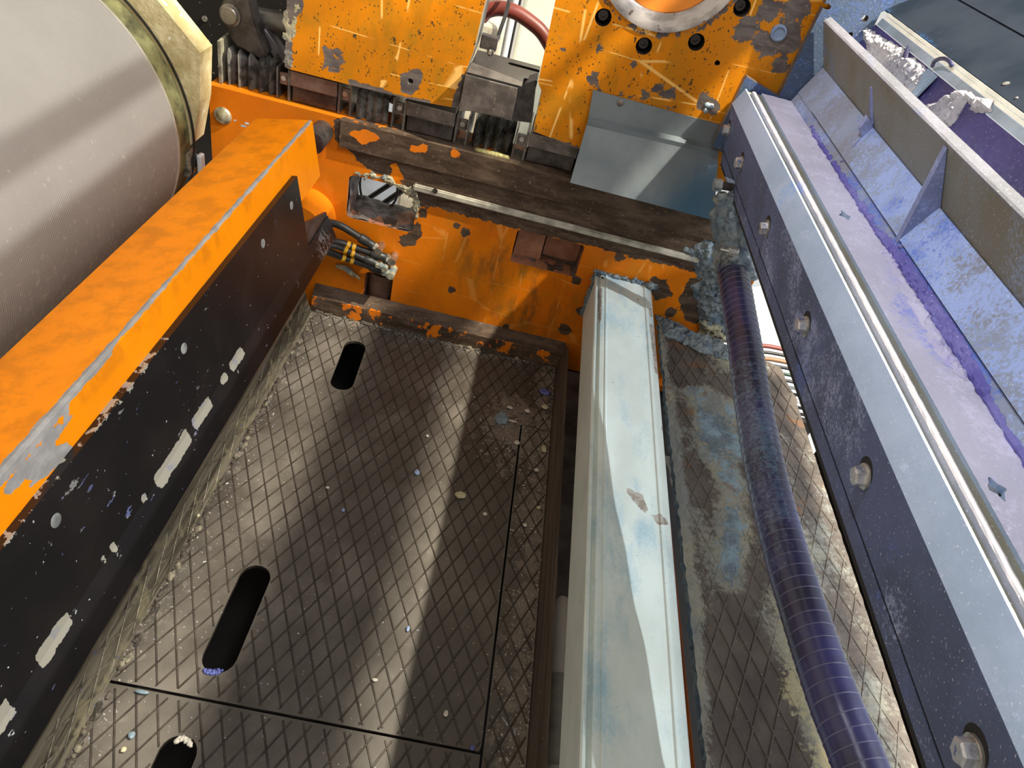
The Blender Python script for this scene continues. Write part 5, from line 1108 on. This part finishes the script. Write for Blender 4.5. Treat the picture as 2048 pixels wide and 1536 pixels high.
# ================================================================== LOOSE PAINT CHIPS ON THE FLOOR
chips = [(1004, 836, .017, .022, M_CHIP_G, 'large slate blue paint chip lying beside the long seam, near its far end'),
         (921, 990, .012, .009, M_CHIP_Y, 'pale yellowish oval paint flake alone in the middle of the floor plate'),
         (1090, 784, .014, .011, M_CHIP_V, 'violet blue paint chip against the brown board, near its far end'),
         (834, 945, .006, .006, M_CHIP_B, 'small light blue paint chip left of the pale oval flake'),
         (1090, 814, .009, .008, M_CHIP_Y, 'yellowish paint lump just below the violet blue chip'),
         (1024, 842, .013, .003, M_CHIP_W, 'thin pale sliver of paint right beside the slate blue chip'),
         (1034, 885, .007, .006, M_CHIP_W, 'white paint lump lying on the long seam'),
         (1088, 898, .007, .012, M_CHIP_Y, 'long yellowish paint flake leaning on the brown board'),
         (1073, 940, .006, .005, M_CHIP_W, 'pale paint crumb next to the brown board, below the yellowish flake'),
         (970, 1028, .005, .004, M_CHIP_W, 'pale crumb right of the pale oval flake'),
         (1050, 1050, .005, .005, M_CHIP_W, 'pale crumb between the long seam and the brown board'),
         (1078, 1015, .005, .004, M_CHIP_Y, 'small yellow crumb at the foot of the brown board'),
         (816, 1257, .003, .006, M_CHIP_B, 'tiny bright blue paint chip on the bright floor stripe'),
         (892, 1427, .004, .005, M_CHIP_W, 'pale crumb near the front cross seam, right part'),
         (945, 1495, .004, .004, M_CHIP_V, 'tiny violet chip below the front cross seam'),
         (394, 1030, .006, .005, M_CHIP_Y, 'yellow crumb close to the turned-up strip at the left'),
         (283, 1384, .010, .003, M_CHIP_G, 'thin pale blue strip of paint lying on the left end of the cross seam'),
         (263, 1470, .005, .005, M_CHIP_G, 'small pale green paint dot before the cross seam, left'),
         (247, 1499, .004, .004, M_CHIP_Y, 'small yellow paint dot nearest the front, left'),
         (686, 1020, .004, .004, M_CHIP_B, 'small blue crumb high above the middle slot, right of the light band'),
         (855, 872, .004, .004, M_CHIP_W, 'tiny pale crumb in the middle of the plate, above the blue chip'),
         (750, 1360, .005, .003, M_CHIP_W, 'pale sliver on the left edge of the bright stripe'),
         (1055, 822, .007, .006, M_CHIP_W, 'whitish paint lump left of the yellowish lump'),
         (1020, 815, .008, .004, M_CHIP_W, 'pale curled flake just above the slate blue chip'),
         (655, 975, .004, .003, M_CHIP_W, 'tiny whitish crumb above the middle of the tread plate, left')]
for i, (px, py, a, b, m, lb) in enumerate(chips):
    q = at(px, py, 'z', .003); bm = nb(); c = q; n = 14 if a > .01 else 9
    rim = []
    for k in range(n):
        t = 2 * PI * k / n; rr = 1 + .30 * mnoise.noise(Vector((math.cos(t) * 2 + i * 7, math.sin(t) * 2, i))) + .12 * mnoise.noise(Vector((t * 5, i, 3)))
        rim.append(Vector((a * rr * math.cos(t), b * rr * math.sin(t), 0)))
    hh = min(.005, .3 * min(a, b) + .0008); top = [bm.verts.new(c + r_ * .82 + Vector((0, 0, hh * (.8 + .5 * mnoise.noise(r_ * 200))))) for r_ in rim]; bot = [bm.verts.new(c + r_) for r_ in rim]; mid = bm.verts.new(c + Vector((0, 0, hh * 1.1)))
    inn = [bm.verts.new(c + r_ * .45 + Vector((0, 0, hh * (1 + .5 * mnoise.noise(r_ * 300 + Vector((i, 0, 0))))))) for r_ in rim]
    for k in range(n):
        k2 = (k + 1) % n; bm.faces.new((bot[k], bot[k2], top[k2], top[k])); bm.faces.new((top[k], top[k2], inn[k2], inn[k])); bm.faces.new((inn[k], inn[k2], mid))
    bm.faces.new(bot[::-1]); bmesh.ops.recalc_face_normals(bm, faces=bm.faces)
    tag(link('paint_chip', bm, m, smooth=.9), lb, 'paint chip', 'paint chips on the tread floor')
# blue crumbs at the rims of the slots
bm = nb()
for i in range(40):
    t = random.random(); q = at(405 + 42 * t, 1338 + 6 * math.sin(PI * t) + random.uniform(-3, 5), 'z', .001); s = .0018 + .002 * random.random(); lump(bm, q, s, s, s * .6, i, .5, 1)
tag(link('blue_crumbs', bm, M_CHIP_V, smooth=True), 'blue paint crumbs at the near end of the middle slot', 'paint crumbs', kind='stuff')
bm = nb()
for i in range(36):
    t = random.random(); q = at(352 + 30 * t, 1482 - 8 * math.sin(PI * t) + 10 * t * t + random.uniform(-3, 3), 'z', .000); s = .002 + .0025 * random.random(); lump(bm, q, s, s, s * .5, i, .5, 1)
tag(link('white_crumbs', bm, M_CHIP_W, smooth=True), 'white torn paint along the far rim of the nearest slot', 'paint crumbs', kind='stuff')
